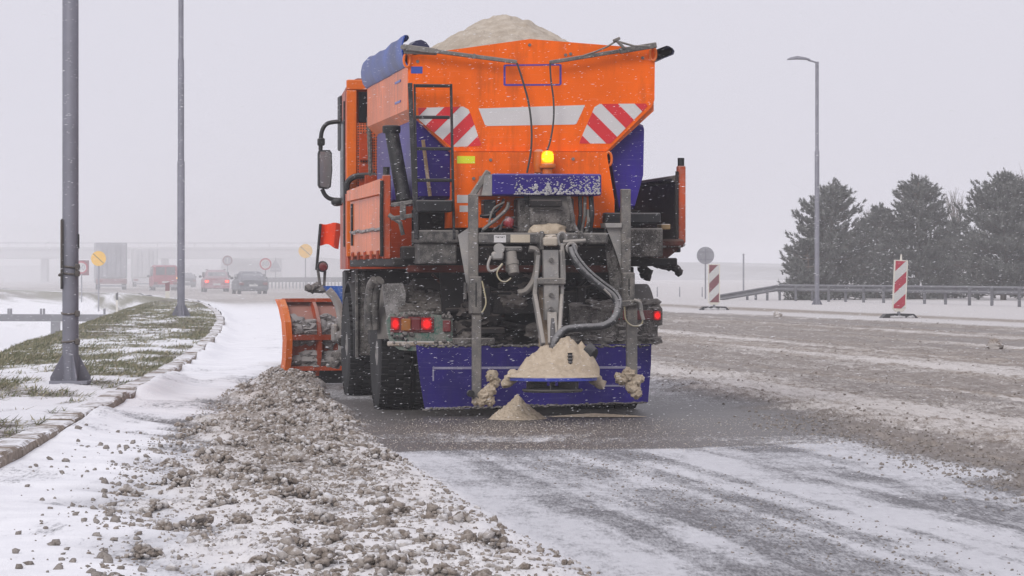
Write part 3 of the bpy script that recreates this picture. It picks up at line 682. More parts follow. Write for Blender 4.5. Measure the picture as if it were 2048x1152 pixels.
m = MB(); r0 = [(1007, 131), (1010, 129), (1120, 128), (1123, 130), (1123, 168), (1120, 171), (1010, 172), (1007, 170)]; r1 = [(1011, 134), (1012, 132), (1118, 131), (1119, 133), (1119, 166), (1118, 168), (1012, 168), (1011, 167)]
for i in range(8): m.prism(PX([r0[i], r0[(i + 1) % 8], r1[(i + 1) % 8], r1[i]], YR), YR - .003, YR - .0005)
part(m, 'printed_frame', mOutline, hop)
part(rect(MB(), 822, 133, 845, 147, YR - .003, YR - .0005, .001), 'blue_sticker', mBlueSt, hop)
part(rect(MB(), 914, 312, 950, 327, YR - .073, YR - .0705, .001), 'yellow_sticker', mYelSt, hop)
part(rect(MB(), 914, 390, 941, 406, YR - .073, YR - .0705, .001), 'pale_sticker', mWhiteRef, hop)
part(rect(MB(), 919, 411, 938, 424, YR - .073, YR - .0705, .001), 'pale_sticker', mWhiteRef, hop)
m = MB()
for y0 in (.35, .36): pass
for (yy, zz) in ((.45, zt - .18), (.45, zt - .36)):
    m.bar((xl - .004, yy, zz), (xl - .004, yy + .45, zz), .004, .02, .001)
part(m, 'side_marker', mBlueSt, hop)
# grid rib stiffeners along the side


# ---- tarpaulin: hanging flap on the near side, folds on both rims, lever arms and cords
tarp = empty('tarpaulin'); tarp.parent = truck
def flap(pts, y0, y1, name, mat, th=.012, sag=.03):
    secs = []
    for k in range(15):
        q = k / 14; y = y0 + (y1 - y0) * q; sg = sag * math.sin(q * 9.5) * .35 + sag * .4 * math.sin(q * 23 + 1)
        ring = [(x, y, z + sg * (1 - i / len(pts))) for i, (x, z) in enumerate(pts)]
        ring += [(x + th, y, z + sg * (1 - i / len(pts)) - th * .2) for i, (x, z) in list(enumerate(pts))[::-1]]
        secs.append(ring)
    return part(MB().loft(secs), name, mat, tarp, True)
flap(PX([(811, 84), (815, 78), (813, 72), (808, 72), (805, 79), (802, 93), (803, 108), (807, 122), (814, 132)], YR), YR - .02, YF + .05, 'side_flap', mTarp)
flap(PX([(1312, 122), (1330, 116), (1343, 110), (1345, 103), (1341, 97), (1333, 92), (1312, 100)], YR), YR - .02, YF, 'side_flap', mTarpD, .015)
def roll(poly, y0, y1, name):
    secs = [[(P(a, b, YR).x, y0 + (y1 - y0) * k / 8, P(a, b, YR).z + .012 * math.sin(k * 2.1)) for a, b in poly] for k in range(9)]
    part(MB().loft(secs), name, mTarpD, tarp, True)
roll([(818, 100), (823, 90), (832, 81), (843, 79), (853, 84), (859, 92), (861, 99), (845, 104), (826, 103)], YR + .02, YF, 'folded_tarpaulin')
roll([(1262, 97), (1275, 92), (1300, 88), (1310, 88), (1309, 97)], YR + .06, YF, 'folded_tarpaulin')
m = MB(); a, b = P(806, 94, YR - .10), P(1034, 124, YR - .10); mid = a.lerp(b, .28)
m.bar(a, mid, .03, .05, .006); m.bar(mid, b, .025, .034, .005)
m.bar(P(808, 104, YR - .07), P(874, 107, YR - .07), .02, .03); 
for q in (.0, .29, .62): c = a.lerp(b, q); m.lathe([(.022, -.03), (.022, .02)], c, 'y', 8)
part(m, 'lever_arm', mSteel, tarp)
m = MB(); a, b = P(1313, 90, YR - .10), P(1099, 125, YR - .10)
m.bar(a, a.lerp(b, .35), .03, .05, .006); m.bar(a.lerp(b, .35), b, .025, .034, .005)
m.bar(P(1250, 98, YR - .12), P(1231, 79, YR - .12), .02, .026); m.bar(P(1226, 82, YR - .12), P(1240, 76, YR - .12), .03, .026)
m.tube([P(1231, 83, YR - .11), P(1215, 93, YR - .11), P(1192, 103, YR - .11), P(1165, 112, YR - .11)], .009, 6); m.tube([P(1236, 83, YR - .11), P(1268, 92, YR - .11), P(1300, 93, YR - .11)], .01, 6)
part(m, 'lever_arm', mSteel, tarp)
def smooth(pts, n=6):
    pts = [Vector(p) for p in pts]; out = []
    for i in range(len(pts) - 1):
        p0 = pts[max(i - 1, 0)]; p1 = pts[i]; p2 = pts[i + 1]; p3 = pts[min(i + 2, len(pts) - 1)]
        for k in range(n):
            t_ = k / n; out.append(.5 * ((2 * p1) + (p2 - p0) * t_ + (2 * p0 - 5 * p1 + 4 * p2 - p3) * t_ ** 2 + (3 * p1 - p0 - 3 * p2 + p3) * t_ ** 3))
    return out + [pts[-1]]
part(MB().tube(smooth([P(a, b, YR - .12) for a, b in ((1034, 126), (1045, 160), (1057, 205), (1063, 255), (1062, 300), (1054, 346))]), .0095, 6), 'cord', mCable, tarp, True)
part(MB().tube(smooth([P(a, b, YR - .12) for a, b in ((1100, 126), (1102, 160), (1107, 200), (1107, 240), (1101, 280), (1093, 304))]), .0085, 6), 'cord', mCable, tarp, True)

# ---- violet brine tanks either side
def tank(poly, y0, y1, nm, lab):
    secs = []; base = PX(poly, y0); cx = sum(p[0] for p in base) / len(base); cz = sum(p[1] for p in base) / len(base)
    for y, k in ((y0, .93), (y0 + .05, 1), (y0 + 1.6, 1), (y0 + 1.65, .97), (y0 + 1.72, .97), (y0 + 1.77, 1), (y1 - .05, 1), (y1, .93)):
        secs.append([(cx + (x - cx) * k, y, cz + (z - cz) * k) for x, z in base])
    return part(MB().loft(secs), nm, mViolet, truck, False)
tank([(1216, 303), (1273, 243), (1288, 250), (1290, 256), (1288, 352), (1270, 418), (1236, 422)], .02, 3.3, 'brine_tank', '')
tank([(903, 303), (842, 238), (832, 236), (829, 244), (829, 392), (838, 398), (903, 398)], .02, 3.3, 'brine_tank', '')

# ---- ladder at the left of the tail
lad = empty('ladder'); lad.parent = truck
for (x0, t0, x1, b0, w_) in ((817, 166, 833, 478, 9), (826, 168, 835, 470, 4), (899, 168, 908, 478, 5)):
    part(MB().bar(P(x0 + 3, t0, -.24), P(x1, b0, -.34), w_ / 230, .03, .004), 'rail', mBlack, lad)
for (x0, x1, yy) in ((831, 899, 171), (831, 899, 234), (833, 901, 297), (833, 903, 360)):
    a, b = P(x0, yy, -.26), P(x1, yy, -.26); part(MB().box(a.x, b.x, -.29, -.25, a.z - .016, a.z + .012, .004), 'rung', mBlack, lad)
part(rect(MB(), 833, 400, 905, 424, -.40, -.16, .01), 'step', mBlack, lad)
m = MB()
for yy in (404, 431): m.bar(P(783, yy + 6, -.1), P(826, yy, -.25), .03, .035)
m.bar(P(806, 402, -.18), P(806, 440, -.18), .05, .05); part(m, 'bracket', mGrit, lad)
rect_m = rect(MB(), 834, 460, 918, 486, -.34, .1, .012); part(rect_m, 'step', mGrit, lad)
part(rect(MB(), 837, 487, 914, 528, -.30, .1, .012), 'storage_box', mGrit)
part(MB().tube([P(846, 280, -.1), P(860, 392, -.16)], .016, 8), 'broom_handle', paint('worn_wood', (.30, .20, .11), .7, 0, .3), truck)

# black ribbed hose standing beside the tank
m = MB(); a, b = P(783, 262, .35), P(808, 402, .2); n_ = 22
m.tube([a.lerp(b, k / (2 * n_)) for k in range(2 * n_ + 1)], [.060 + (.0015 if k % 2 else 0) + .004 * k / 44 for k in range(2 * n_ + 1)], 14)
m.lathe([(.075, 0), (.08, .02), (.08, .06), (.06, .07)], (a.x, a.y, a.z - .02), 'z', 14)
part(m, 'suction_hose', mBlackC, truck, True)
part(MB().tube([P(778, 430, .1), P(800, 445, .05), P(806, 470, .05)], .02, 8), 'hose_clamp', mGrit)

# ---- discharge head: violet cover box, spinner motor house, cross tube, chute, disc
cov = part(rect(MB(), 985, 347, 1203, 391, -.62, YR - .08, .012), 'conveyor_cover', mViolet)
part(MB().prism(PX([(970, 350), (984, 348), (984, 391), (963, 391)], -.60), -.60, -.22), 'end_plate', mSteelL, cov)
# snow frozen on the cover: many small crusts, thicker to the right
m = MB(); r = random.Random(5)
for k in range(520):
    px_ = 1199 - 170 * r.random() ** 1.5; py_ = 388 - 36 * r.random() ** (1.0 + (1198 - px_) / 70)
    c = P(px_, py_, -.622); s = r.uniform(.003, .0095) * (1 - .5 * (388 - py_) / 36); m.lump((c.x, c.y, c.z), (s * 1.4, s * .8, s), 1, .5, k)
for px_, n_, top in ((1042, 12, 367), (1072, 14, 369), (1096, 30, 366), (1112, 12, 372)):
    for k in range(n_):
        q = r.random(); c = P(px_ + r.uniform(-1, 1) * 8 * (1 - q * .8), 388 - (388 - top) * q, -.625); s = r.uniform(.005, .013); m.lump((c.x, c.y, c.z), (s, s * .9, s), 1, .5, k + 400)
sn = part(m, 'frozen_snow', mSnowLump, cov); sn['kind'] = 'stuff'
# amber beacon
bc = empty('beacon'); bc.parent = truck; c = P(1095, 345, -.28)
part(MB().lathe([(.045, -.02), (.045, .03), (.07, .04), (.075, .065), (.07, .075)], c, 'z', 18), 'socket', mAmberB, bc, True)
part(MB().lathe([(.052, .075), (.055, .088), (.052, .16), (.045, .182), (.018, .188)], c, 'z', 20), 'lens', mAmber, bc, True)
c = P(1078, 345, -.20); part(MB().lathe([(.04, .0), (.055, .06), (.05, .18), (.02, .2)], c, 'z', 16), 'spare_lens', mAmberB, bc, True)

hd = empty('spreader_head'); hd.parent = truck
m = rect(MB(), 1036, 396, 1148, 466, -.48, -.2, .015); m.lathe([(.24, -.17), (.24, .17)], P(1092, 432, -.34), 'x', 20); part(m, 'motor_house', mMudGuard, hd, True)
m = MB(); rect(m, 1062, 399, 1124, 414, -.66, -.45, .01); part(m, 'inspection_hatch', mUnder, hd)
part(MB().tube([P(1064, 419, -.60), P(1070, 416, -.62), P(1118, 416, -.62), P(1124, 420, -.60)], .012, 6), 'grab_bar', mGrit, hd)
m = MB(); 
for pts in (((1137, 393), (1142, 420), (1146, 440), (1143, 462)), ((1143, 440), (1153, 462), (1160, 468))): m.tube(smooth([P(a, b, -.62) for a, b in pts], 4), [.03, .026] + [.018] * 40 if False else .02, 8)
part(m, 'feed_pipe', mMudGuard, hd, True)
for k, (a0, b0, a1, b1, r_) in enumerate(((1160, 392, 1157, 462, .018), (1170, 394, 1163, 466, .014), (1182, 392, 1180, 462, .022), (1176, 420, 1172, 466, .016))):
    part(MB().tube([P(a0, b0, -.5), P((a0 + a1) / 2 + 3, (b0 + b1) / 2, -.54), P(a1, b1, -.5)], r_, 8), 'hydraulic_pipe', mBlack if k % 2 == 0 else mGrit, hd, True)
part(rect(MB(), 968, 399, 992, 436, -.5, -.3, .01), 'control_box', mBlackC, hd)
for k, pts in enumerate((((965, 460), (990, 440), (1012, 420), (1018, 405)), ((977, 452), (982, 430), (990, 415), (1008, 405)), ((960, 432), (980, 430), (1000, 415), (1008, 398)), ((1000, 460), (1010, 440), (1030, 435)), ((985, 462), (1005, 450), (1035, 455)))):
    part(MB().tube(smooth([P(a, b, -.56 + .03 * k) for a, b in pts], 5), (.016, .01, .013, .012, .01)[k], 7), 'hydraulic_pipe', (mGrit, mSteel, mBlack, mGrit, mBlack)[k], hd, True)
part(MB().lump(P(1017, 445, -.5), .05, 2, .3, 3), 'valve_knob', paint('red_valve', (.30, .02, .03), .5, 0, .3), hd, True)
# cross tube with stickers
ct = part(rect(MB(), 958, 465, 1216, 488, -.64, -.50, .014), 'cross_tube', mGrit)
part(rect(MB(), 988, 470, 1012, 485, -.644, -.6405, .001), 'pale_sticker', mWhiteRef, ct)
m = MB()
for k in range(5): rect(m, 991 + 4 * k, 473, 993.5 + 4 * k, 474.5 + (k % 2), -.6465, -.6445, .0005)
part(m, 'sticker_print', mBlack, ct)
part(rect(MB(), 1021, 469, 1060, 485, -.644, -.6405, .001), 'beige_sticker', paint('beige_label', (.50, .43, .33), .6, 0, .3), ct)
part(rect(MB(), 1080, 462, 1088, 500, -.67, -.48, .006), 'collar', mGrit, ct); part(rect(MB(), 1160, 462, 1166, 490, -.665, -.49, .006), 'collar', mGrit, ct)
m = MB().lump(P(1097, 464, -.57), (.17, .07, .075), 3, .25, 2); part(m, 'salt_on_tube', mSand, ct, True)
# trailer socket cluster hanging on the left
so = empty('socket_cluster'); so.parent = truck
m = MB(); c = P(998, 497, -.72); m.lathe([(.045, -.02), (.045, .02)], c, 'y', 14); rect(m, 984, 503, 1008, 520, -.74, -.68, .015); part(m, 'hanger', mSteelL, so, True)
m = MB(); a, b = P(1022, 505, -.72), P(1028, 548, -.78); m.tube([a, a.lerp(b, .4), a.lerp(b, .41), a.lerp(b, .6), a.lerp(b, .62), b], [.045, .045, .055, .055, .048, .046], 14); part(m, 'coupling_plug', mSteel, so, True)
m = MB(); rect(m, 1010, 493, 1045, 503, -.72, -.6, .01); rect(m, 1012, 500, 1022, 545, -.70, -.66, .01); part(m, 'clip', mGrit, so)
part(MB().tube(smooth([P(a, b, -.74) for a, b in ((982, 512), (976, 530), (980, 542), (995, 538), (1005, 528))], 5), .012, 7), 'grey_cable', mSteelL, so, True)
part(MB().tube(smooth([P(a, b, -.78) for a, b in ((1005, 527), (994, 545), (1000, 560), (1012, 563), (1022, 556))], 5), .006, 6), 'pale_cable', mCableY, so, True)
part(MB().tube(smooth([P(a, b, -.72) for a, b in ((1058, 498), (1072, 502), (1075, 525), (1068, 560), (1052, 582), (1036, 586))], 6), [.030] * 31, 9), 'lagged_hose', mSteel, so, True)
# chute
ch = empty('chute'); ch.parent = truck
rect_m = MB().prism(PX([(1086, 500), (1116, 500), (1117, 640), (1089, 640)], -.78), -.80, -.72); part(rect_m, 'channel', mSteelL, ch)
m = MB()
for (a, b, c_, d) in ((1083, 520, 1068, 600), (1124, 500, 1130, 600)): pass
m.bar(P(1076, 510, -.72), P(1069, 590, -.74), .035, .06); m.bar(P(1069, 590, -.74), P(1086, 690, -1.0), .035, .06); part(m, 'side_rail', mSteelL, ch)
m = MB(); m.bar(P(1121, 500, -.72), P(1124, 590, -.75), .03, .06); m.bar(P(1124, 590, -.75), P(1118, 690, -1.0), .03, .06); part(m, 'side_rail', mSteelL, ch)
part(MB().prism(PX([(1078, 575), (1123, 575), (1119, 694), (1078, 694)], -.66), -.68, -.64), 'back_plate', paint('sand_dusted_steel', (.30, .22, .15), .7, .1, .5, (.45, .36, .27), .3, 12), ch)
m = MB(); m.bar(P(1104, 625, -.80), P(1106, 688, -1.0), .085, .03); part(m, 'inner_channel', mSteelL, ch)
part(MB().tube([P(1105, 640, -.84), P(1106, 690, -1.02)], .026, 10), 'actuator', mBlack, ch, True)
for py_ in (520, 590, 618): part(MB().lathe([(.02, -.02), (.02, .01)], P(1102, py_, -.81), 'y', 8), 'bolt', mGrit, ch)
m = MB(); rect(m, 1076, 556, 1132, 569, -.82, -.74, .008); part(m, 'cross_strap', mSteel, ch)
m = rect(MB(), 1088, 474, 1116, 492, -.74, -.62, .012); m.lump(P(1102, 473, -.68), (.06, .05, .02), 2, .3, 8); part(m, 'hinge_block', paint('salted_steel', (.48, .42, .34), .7, .1, .5, (.55, .48, .4)), ch)
m = MB(); cc = P(1124, 478, -.72); m.tube([(cc.x + .035 * math.cos(q), cc.y, cc.z + .055 * math.sin(q)) for q in np.linspace(0, 6.283, 15)], .013, 7, False); m.tube([P(1126, 484, -.72), P(1171, 481, -.72)], .017, 8); m.tube([P(1124, 490, -.72), P(1127, 525, -.73), P(1128, 560, -.75)], .018, 8); part(m, 'locking_lever', mSteelL, ch, True)
# hydraulic hose looping to the disc motor
hp = smooth([P(a, b, y) for a, b, y in ((1142, 497, -.74), (1150, 520, -.80), (1172, 548, -.84), (1200, 572, -.86), (1226, 592, -.88), (1236, 612, -.92), (1228, 638, -.98), (1205, 652, -1.02), (1165, 655, -1.06), (1130, 660, -1.10), (1113, 678, -1.14), (1107, 702, -1.16))], 6)
part(MB().tube(hp, .033, 10), 'hydraulic_hose', mHose, truck, True)
part(MB().tube([p + Vector((.018, -.01, .035)) for p in hp[:34]], .016, 7), 'hydraulic_hose', mHose, truck, True)
part(MB().tube(smooth([P(a, b, -.9) for a, b in ((1208, 578), (1228, 600), (1232, 622), (1222, 642), (1206, 650))], 5), .009, 6), 'thin_cable', mSteelL, truck, True)
cc = P(1143, 496, -.74); part(MB().tube([(cc.x + .04 * math.cos(q), cc.y, cc.z + .04 * math.sin(q)) for q in np.linspace(0, 6.283, 15)], .014, 7, False), 'hose_ring', mSteelL, truck, True)
# spreading disc
ds = empty('spreading_disc'); ds.parent = truck
dc = P(1105, 760, -1.20)
part(MB().lathe([(.02, -.004), (.365, -.004), (.372, .0), (.372, .022), (.36, .026), (.02, .026)], dc, 'z', 48), 'guard_plate', paint('bright_blue_plate', (.03, .05, .42), .4, 0, .3, (.35, .36, .55), .15, 18, .001), ds, True)
part(MB().lathe([(.05, -.105), (.24, -.10), (.255, -.085), (.25, -.075), (.05, -.05)], dc, 'z', 36), 'disc', mGrit, ds, True)
for k in range(6):
    q = k * math.pi / 3 + .3; m = MB().bar((dc.x + .06 * math.cos(q), dc.y + .06 * math.sin(q), dc.z - .045), (dc.x + .24 * math.cos(q), dc.y + .24 * math.sin(q), dc.z - .045), .012, .06, .002); part(m, 'vane', mSteel, ds)
m = MB(); a = P(1140, 706, -1.36); b = P(1141, 750, -1.38); m.tube([a.lerp(b, k / 20) for k in range(21)], [.018 + (.006 if k % 3 == 0 else 0) for k in range(21)], 8); m.lump(P(1136, 752, -1.38), (.055, .03, .03), 2, .3, 2); part(m, 'adjusting_spindle', mBlack, ds, True)
m = MB(); a, b = P(1174, 704, -1.2), P(1188, 711, -1.24); m.tube([a, b], [.085, .06], 14); part(m, 'disc_motor', mBlackC, ds, True)
part(MB().lathe([(.05, 0), (.05, .09), (.04, .12)], P(1108, 718, -1.16), 'z', 12), 'hose_union', mBlack, ds, True)
# salt heaped on the disc (a thing of its own)
def heap(name, c, rx, ry, h, seed, mat, label, n=90, p=1.15, lob=.10, extra=()):
    th = np.linspace(0, 2 * math.pi, n, endpoint=False); rr_ = np.linspace(0, 1, 40)
    A, B = np.meshgrid(th, rr_); e = 1 + lob * 2 * (fbm(np.cos(A) * 1.6 + seed, np.sin(A) * 1.6, seed, 3) - .5) * B
    X = B * np.cos(A) * rx * e; Y = B * np.sin(A) * ry * e
    Z = h * np.clip(1 - B ** p, 0, 1)
    for (ex, ey, er, eh) in extra: Z = np.maximum(Z, eh * np.clip(1 - (np.hypot(X - ex, Y - ey) / er) ** 1.5, 0, 1))
    Z = Z + (fbm(X * 16 / max(rx, .3), Y * 16 / max(rx, .3), seed + 3, 4) - .5) * h * .20 * np.minimum(1, (1 - B) * 6)
    Vv = np.stack([X, Y, Z], -1).reshape(-1, 3); i = np.arange(39)[:, None] * n; j = np.arange(n)[None, :]
    Fq = np.stack([i + j, i + (j + 1) % n, i + n + (j + 1) % n, i + n + j], -1).reshape(-1, 4)
    o = link(name, mesh_np(name, Vv, Fq, True), mat); o.matrix_world = TM @ Matrix.Translation(c); tag(o, label, 'salt'); return o
heap('salt_pile', (dc.x, dc.y, dc.z + .027), .395, .36, .215, 3, mSand, 'pale salt heaped on the blue spreading disc at the tail', p=.92, lob=.05, extra=((.12, .02, .27, .335), (-.03, .06, .27, .27), (.24, .0, .19, .29), (-.16, .0, .16, .20)))
m = MB(); r = random.Random(8)
for k, (a, b, s) in enumerate(((1022, 758, .05), (1014, 765, .045), (1192, 760, .05), (1200, 768, .045), (1186, 750, .05), (1028, 750, .05))): m.lump(P(a, b, -1.2), (s * 1.2, s, s), 2, .35, k)
part(m, 'salt_lumps', mSand, ds, True)['kind'] = 'stuff'
gx, gy = GP(1034, 838)
cone = heap('salt_cone', (0, 0, 0), .25, .25, .215, 5, mSand, 'small cone of spilled salt on the road below the disc', p=.80, lob=.08)
cone.matrix_world = Matrix.Translation((gx, gy, 0.0))
gx, gy = GP(1190, 834); c2 = heap('salt_streak', (0, 0, 0), .42, .10, .028, 6, mSand, 'low streak of spilled salt to the right of the salt cone', p=1.3, lob=.2); c2.matrix_world = Matrix.Translation((gx, gy, .004))
# heap in the hopper
hx, hy = np.meshgrid(np.linspace(xl + .05, xr - .05, 130), np.linspace(YR + .06, YF - .05, 170))
pk = P(1018, 38, 1.5)
dd = np.hypot((hx - pk.x + .05) / 1.09, (hy - 1.55) / 1.7); hz = zt - .06 + (pk.z + .10 - zt + .06) * np.clip(1 - dd, -.1, 1) - .06 * np.exp(-(dd / .16) ** 2)
hz += .075 * (fbm(hx * 4, hy * 3, 81, 4) - .5) + .05 * (fbm(hx * 14, hy * 12, 82, 3) - .5)
hz = np.minimum(hz, zt + .02 + np.minimum(hx - xl, xr - hx) * 1.3)
o = link('salt_load', mesh_np('salt_load', np.stack([hx, hy, hz], -1).reshape(-1, 3), grid_faces(170, 130), True), mSalt); o.matrix_world = TM.copy(); tag(o, 'high heap of pale road salt filling the orange hopper', 'salt')

# ---- support legs with gusset plates and salt clumps
def leg(pts_top, sleeve, low, gus, clump, cab, seed):
    g = empty('support_leg'); g.parent = truck; y = -.60
    part(rect(MB(), *pts_top, y, y + .075, .006), 'upper_tube', mSteel, g)
    part(rect(MB(), *sleeve, y - .018, y + .09, .008), 'sleeve', mSteel, g)
    cx = (sleeve[0] + sleeve[2]) / 2; part(rect(MB(), cx - 1, sleeve[1] + 12, cx + 1.3, sleeve[3] - 14, y - .0215, y - .0185, .0005), 'slot', mBlack, g)
    part(rect(MB(), *low, y + .005, y + .07, .006), 'lower_tube', mSteel, g)
    part(MB().prism(PX(gus, y + .03), y + .03, y + .05), 'gusset_plate', mSteelL, g)
    m = MB()
    for k, (a, b, s) in enumerate(clump): m.lump(P(a, b, y + .02), (s * 1.0, s * .9, s * 1.05), 3, .48, seed + k, 3.0)
    part(m, 'salt_clump', mSand, g, True)
    part(MB().tube(smooth([P(a, b, y - .03) for a, b in cab], 5), .0065, 6), 'safety_cord', mCableY, g, True)
    part(MB().tube([P(sleeve[0] - 9, sleeve[1] + 12, y), P(sleeve[0] - 10, sleeve[3] - 30, y)], .014, 8), 'locking_pin', mGrit, g)
    return g
L1 = leg((938, 388, 957, 556), (940, 553, 964, 628), (945, 628, 963, 800), [(916, 470), (938, 455), (941, 612)], ((985, 752, .055), (990, 765, .045), (980, 780, .05), (968, 790, .055), (978, 800, .05), (962, 803, .04), (952, 802, .035)), ((964, 562), (968, 580), (972, 605), (966, 622), (962, 624)), 10)
part(MB().bar(P(944, 392, -.56), P(977, 342, -.56), .055, .05, .008), 'folded_arm', mSteel, L1); part(MB().lathe([(.03, -.05), (.03, .04)], P(941, 787, -.62), 'y', 10), 'foot_bolt', mBlack, L1)
L2 = leg((1243, 378, 1262, 548), (1246, 545, 1270, 606), (1254, 606, 1275, 762), [(1212, 452), (1243, 450), (1247, 552), (1232, 505)], ((1258, 748, .055), (1244, 758, .05), (1272, 760, .05), (1264, 775, .055), (1272, 785, .05), (1236, 752, .03), (1282, 757, .03)), ((1249, 612), (1252, 640), (1268, 652), (1285, 645), (1280, 620)), 30)
part(MB().prism(PX([(1210, 446), (1243, 446), (1243, 455), (1212, 455)], -.61), -.62, -.35), 'gusset_cap', mSteelL, L2)
part(MB().prism(PX([(1210, 456), (1228, 500), (1246, 556), (1246, 650), (1226, 600), (1214, 520)], -.5), -.50, -.46), 'inner_plate', mMudGuard, L2)
part(MB().tube(smooth([P(a, b, -.66) for a, b in ((1268, 600), (1280, 606), (1283, 625), (1287, 640))], 4), .016, 8), 'pin_handle', mSteelL, L2, True)
m = MB(); m.bar(P(1240, 608, -.62), P(1282, 604, -.62), .05, .05); part(m, 'clamp', mSteel, L2)

# ---- flat bed, drop sides
bed = empty('flat_bed'); bed.parent = truck
part(MB().box(-1.24, 1.27, .06, 4.05, 1.30, 1.37, .01), 'floor', mUnder, bed)
dl = part(MB().box(-1.29, -1.255, .26, 3.45, 1.40, 1.93, .008), 'drop_side', mOrangeS, bed)
part(MB().prismx([(.26, 1.93), (3.45, 1.93), (3.45, 2.03), (.26, 2.06)], -1.325, -1.245), 'top_rail', mOrangeS, dl)
for yy in (.7, 1.3, 1.9, 2.5, 3.1): part(MB().box(-1.315, -1.289, yy, yy + .03, 1.36, 1.44, .006), 'hinge', mOrangeD, dl)
part(MB().box(-1.306, -1.2905, 2.3, 2.5, 1.965, 2.02, .003), 'marker_plate', mSteel, dl)
part(MB().box(-1.31, -1.291, 3.15, 3.22, 1.50, 1.90, .004), 'latch', mBlack, dl)
m = MB(); r = random.Random(4)
for k in range(22): m.lump((-1.30, .3 + k * .14, 1.625 + r.uniform(-.006, .006)), (.02, .085, .018), 1, .3, k)
part(m, 'snow_line', mMudGuardL, dl, True)['kind'] = 'stuff'
def post(x, z0, z1, nm):
    m = MB().box(x - .035, x + .035, .14, .22, z0, z1, .008); part(m, nm, mOrangeD, bed)
    part(MB().tube([(x - .045, .13, z0 + .02), (x - .05, .12, (z0 + z1) / 2), (x - .045, .13, z1 - .05)], .016, 7), 'release_rod', mUnder, bed)
    part(MB().lathe([(.03, 0), (.03, .07)], (x, .18, z1), 'z', 8), 'post_cap', mBlack, bed)
post(-1.28, 1.36, 2.09, 'corner_post'); post(1.325, 1.50, 2.18, 'corner_post')
m = MB().box(1.30, 1.335, .24, 4.02, 1.42, 2.08, .008); part(m, 'drop_side', mBlack, bed)
m = MB(); m.tube([(1.285, .24, 2.07), (1.285, 4.0, 2.07)], .03, 8); part(m, 'top_rail', mGrit, bed, True)
m = MB(); rect(m, 1268, 478, 1370, 495, .02, .5, .02); m.prism(PX([(1290, 496), (1360, 496), (1322, 527), (1300, 527)], .1), .1, .5); part(m, 'bed_edge', mUnderR, bed)
m = MB()
for k in range(16): m.lump(P(1285 + k * 5.3, 490 + (k % 3), .05), (.03, .03, .018), 1, .3, k)
part(m, 'snow_line', mMudGuardL, bed, True)['kind'] = 'stuff'
# headboard guard seen between hopper and cab
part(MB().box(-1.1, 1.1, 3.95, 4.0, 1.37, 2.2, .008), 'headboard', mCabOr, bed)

# ---- boxes on the right of the tail
part(rect(MB(), 1209, 425, 1322, 447, -.30, .3, .012), 'tool_box', mBlack); part(rect(MB(), 1246, 456, 1326, 514, -.28, .25, .012), 'storage_box', mMudGuard)
part(rect(MB(), 1322, 448, 1341, 459, -.1, .1, .006), 'wooden_block', paint('pale_wood', (.36, .24, .11), .7, 0, .3))
m = MB().tube(smooth([P(a, b, .15) for a, b in ((1310, 524), (1326, 532), (1345, 533), (1355, 538), (1357, 546))], 4), .032, 8)
for k, (a, b) in enumerate(((1315, 529), (1338, 534), (1352, 537), (1357, 545))): m.lump(P(a, b, .15), .04, 1, .4, k)
part(m, 'iced_pipe', mUnder, truck, True)
m = MB(); m.lump(P(1292, 548, .3), .06, 2, .5, 3); m.lump(P(1285, 535, .3), .05, 2, .5, 4); part(m, 'iced_bracket', mUnder, truck, True)

# ---- chassis
chs = empty('chassis'); chs.parent = truck
for x in (-.42, .42): part(MB().box(x - .04, x + .04, .05, 7.0, .85, 1.12, .01), 'frame_rail', mUnder, chs)
for yy in (.1, 1.0, 2.2, 3.4): part(MB().box(-.42, .42, yy, yy + .12, .88, 1.08, .01), 'cross_member', mUnder, chs)
part(rect(MB(), 815, 528, 1250, 545, .06, .16, .012), 'sub_frame', mUnderR, chs); part(rect(MB(), 805, 492, 1215, 520, -.02, .2, .012), 'sub_frame', mUnder, chs)
m = MB().tube([(-1.0, 1.55, .5), (1.0, 1.55, .5)], .085, 12); m.lathe([(.08, -.26), (.2, -.16), (.24, 0), (.2, .16), (.08, .26)], (0, 1.5, .52), 'x', 18); part(m, 'rear_axle', mUnder, chs, True)
for x in (-.55, .55):
    m = MB()
    for k in range(5):
        L = .75 - .1 * k; m.tube([(x, 1.55 - L, .80 - .02 * k), (x, 1.55 - L / 2, .69 - .02 * k), (x, 1.55, .66 - .02 * k), (x, 1.55 + L / 2, .69 - .02 * k), (x, 1.55 + L, .80 - .02 * k)], .022, 6)
    part(m, 'leaf_spring', mUnder, chs)
part(MB().lathe([(.1, -.32), (.15, -.28), (.15, .28), (.1, .32)], P(890, 590, .6), 'x', 18), 'air_tank', mUnder, chs, True)
part(MB().lathe([(.08, -.2), (.11, -.18), (.11, .18), (.08, .2)], P(1190, 585, .7), 'x', 18), 'air_tank', mUnder, chs, True)
part(rect(MB(), 1150, 620, 1215, 690, .35, .8, .02), 'battery_box', mUnder, chs); part(rect(MB(), 925, 600, 985, 680, .5, 1.0, .02), 'silencer', mUnder, chs)
r = random.Random(9)
for k in range(16):
    a = P(r.uniform(860, 1240), r.uniform(540, 680), r.uniform(.15, .6)); b = P(r.uniform(860, 1240), r.uniform(540, 690), r.uniform(.15, .7)); c = a.lerp(b, .5) - Vector((0, 0, r.uniform(.05, .2)))
    part(MB().tube(smooth([a, c, b], 6), r.uniform(.012, .03), 7), 'brake_line', r.choice((mUnder, mUnder, mUnderR, mGrit)), chs, True)
for k in range(14):
    a = P(r.uniform(870, 1235), r.uniform(560, 690), .12); s = r.uniform(.05, .12)
    part(MB().lump(a, (s * 1.5, s * .7, s * .8), 3, .8, k, 3.5), 'frozen_slush', mUnder if k % 3 else mDirtLump, chs, True)
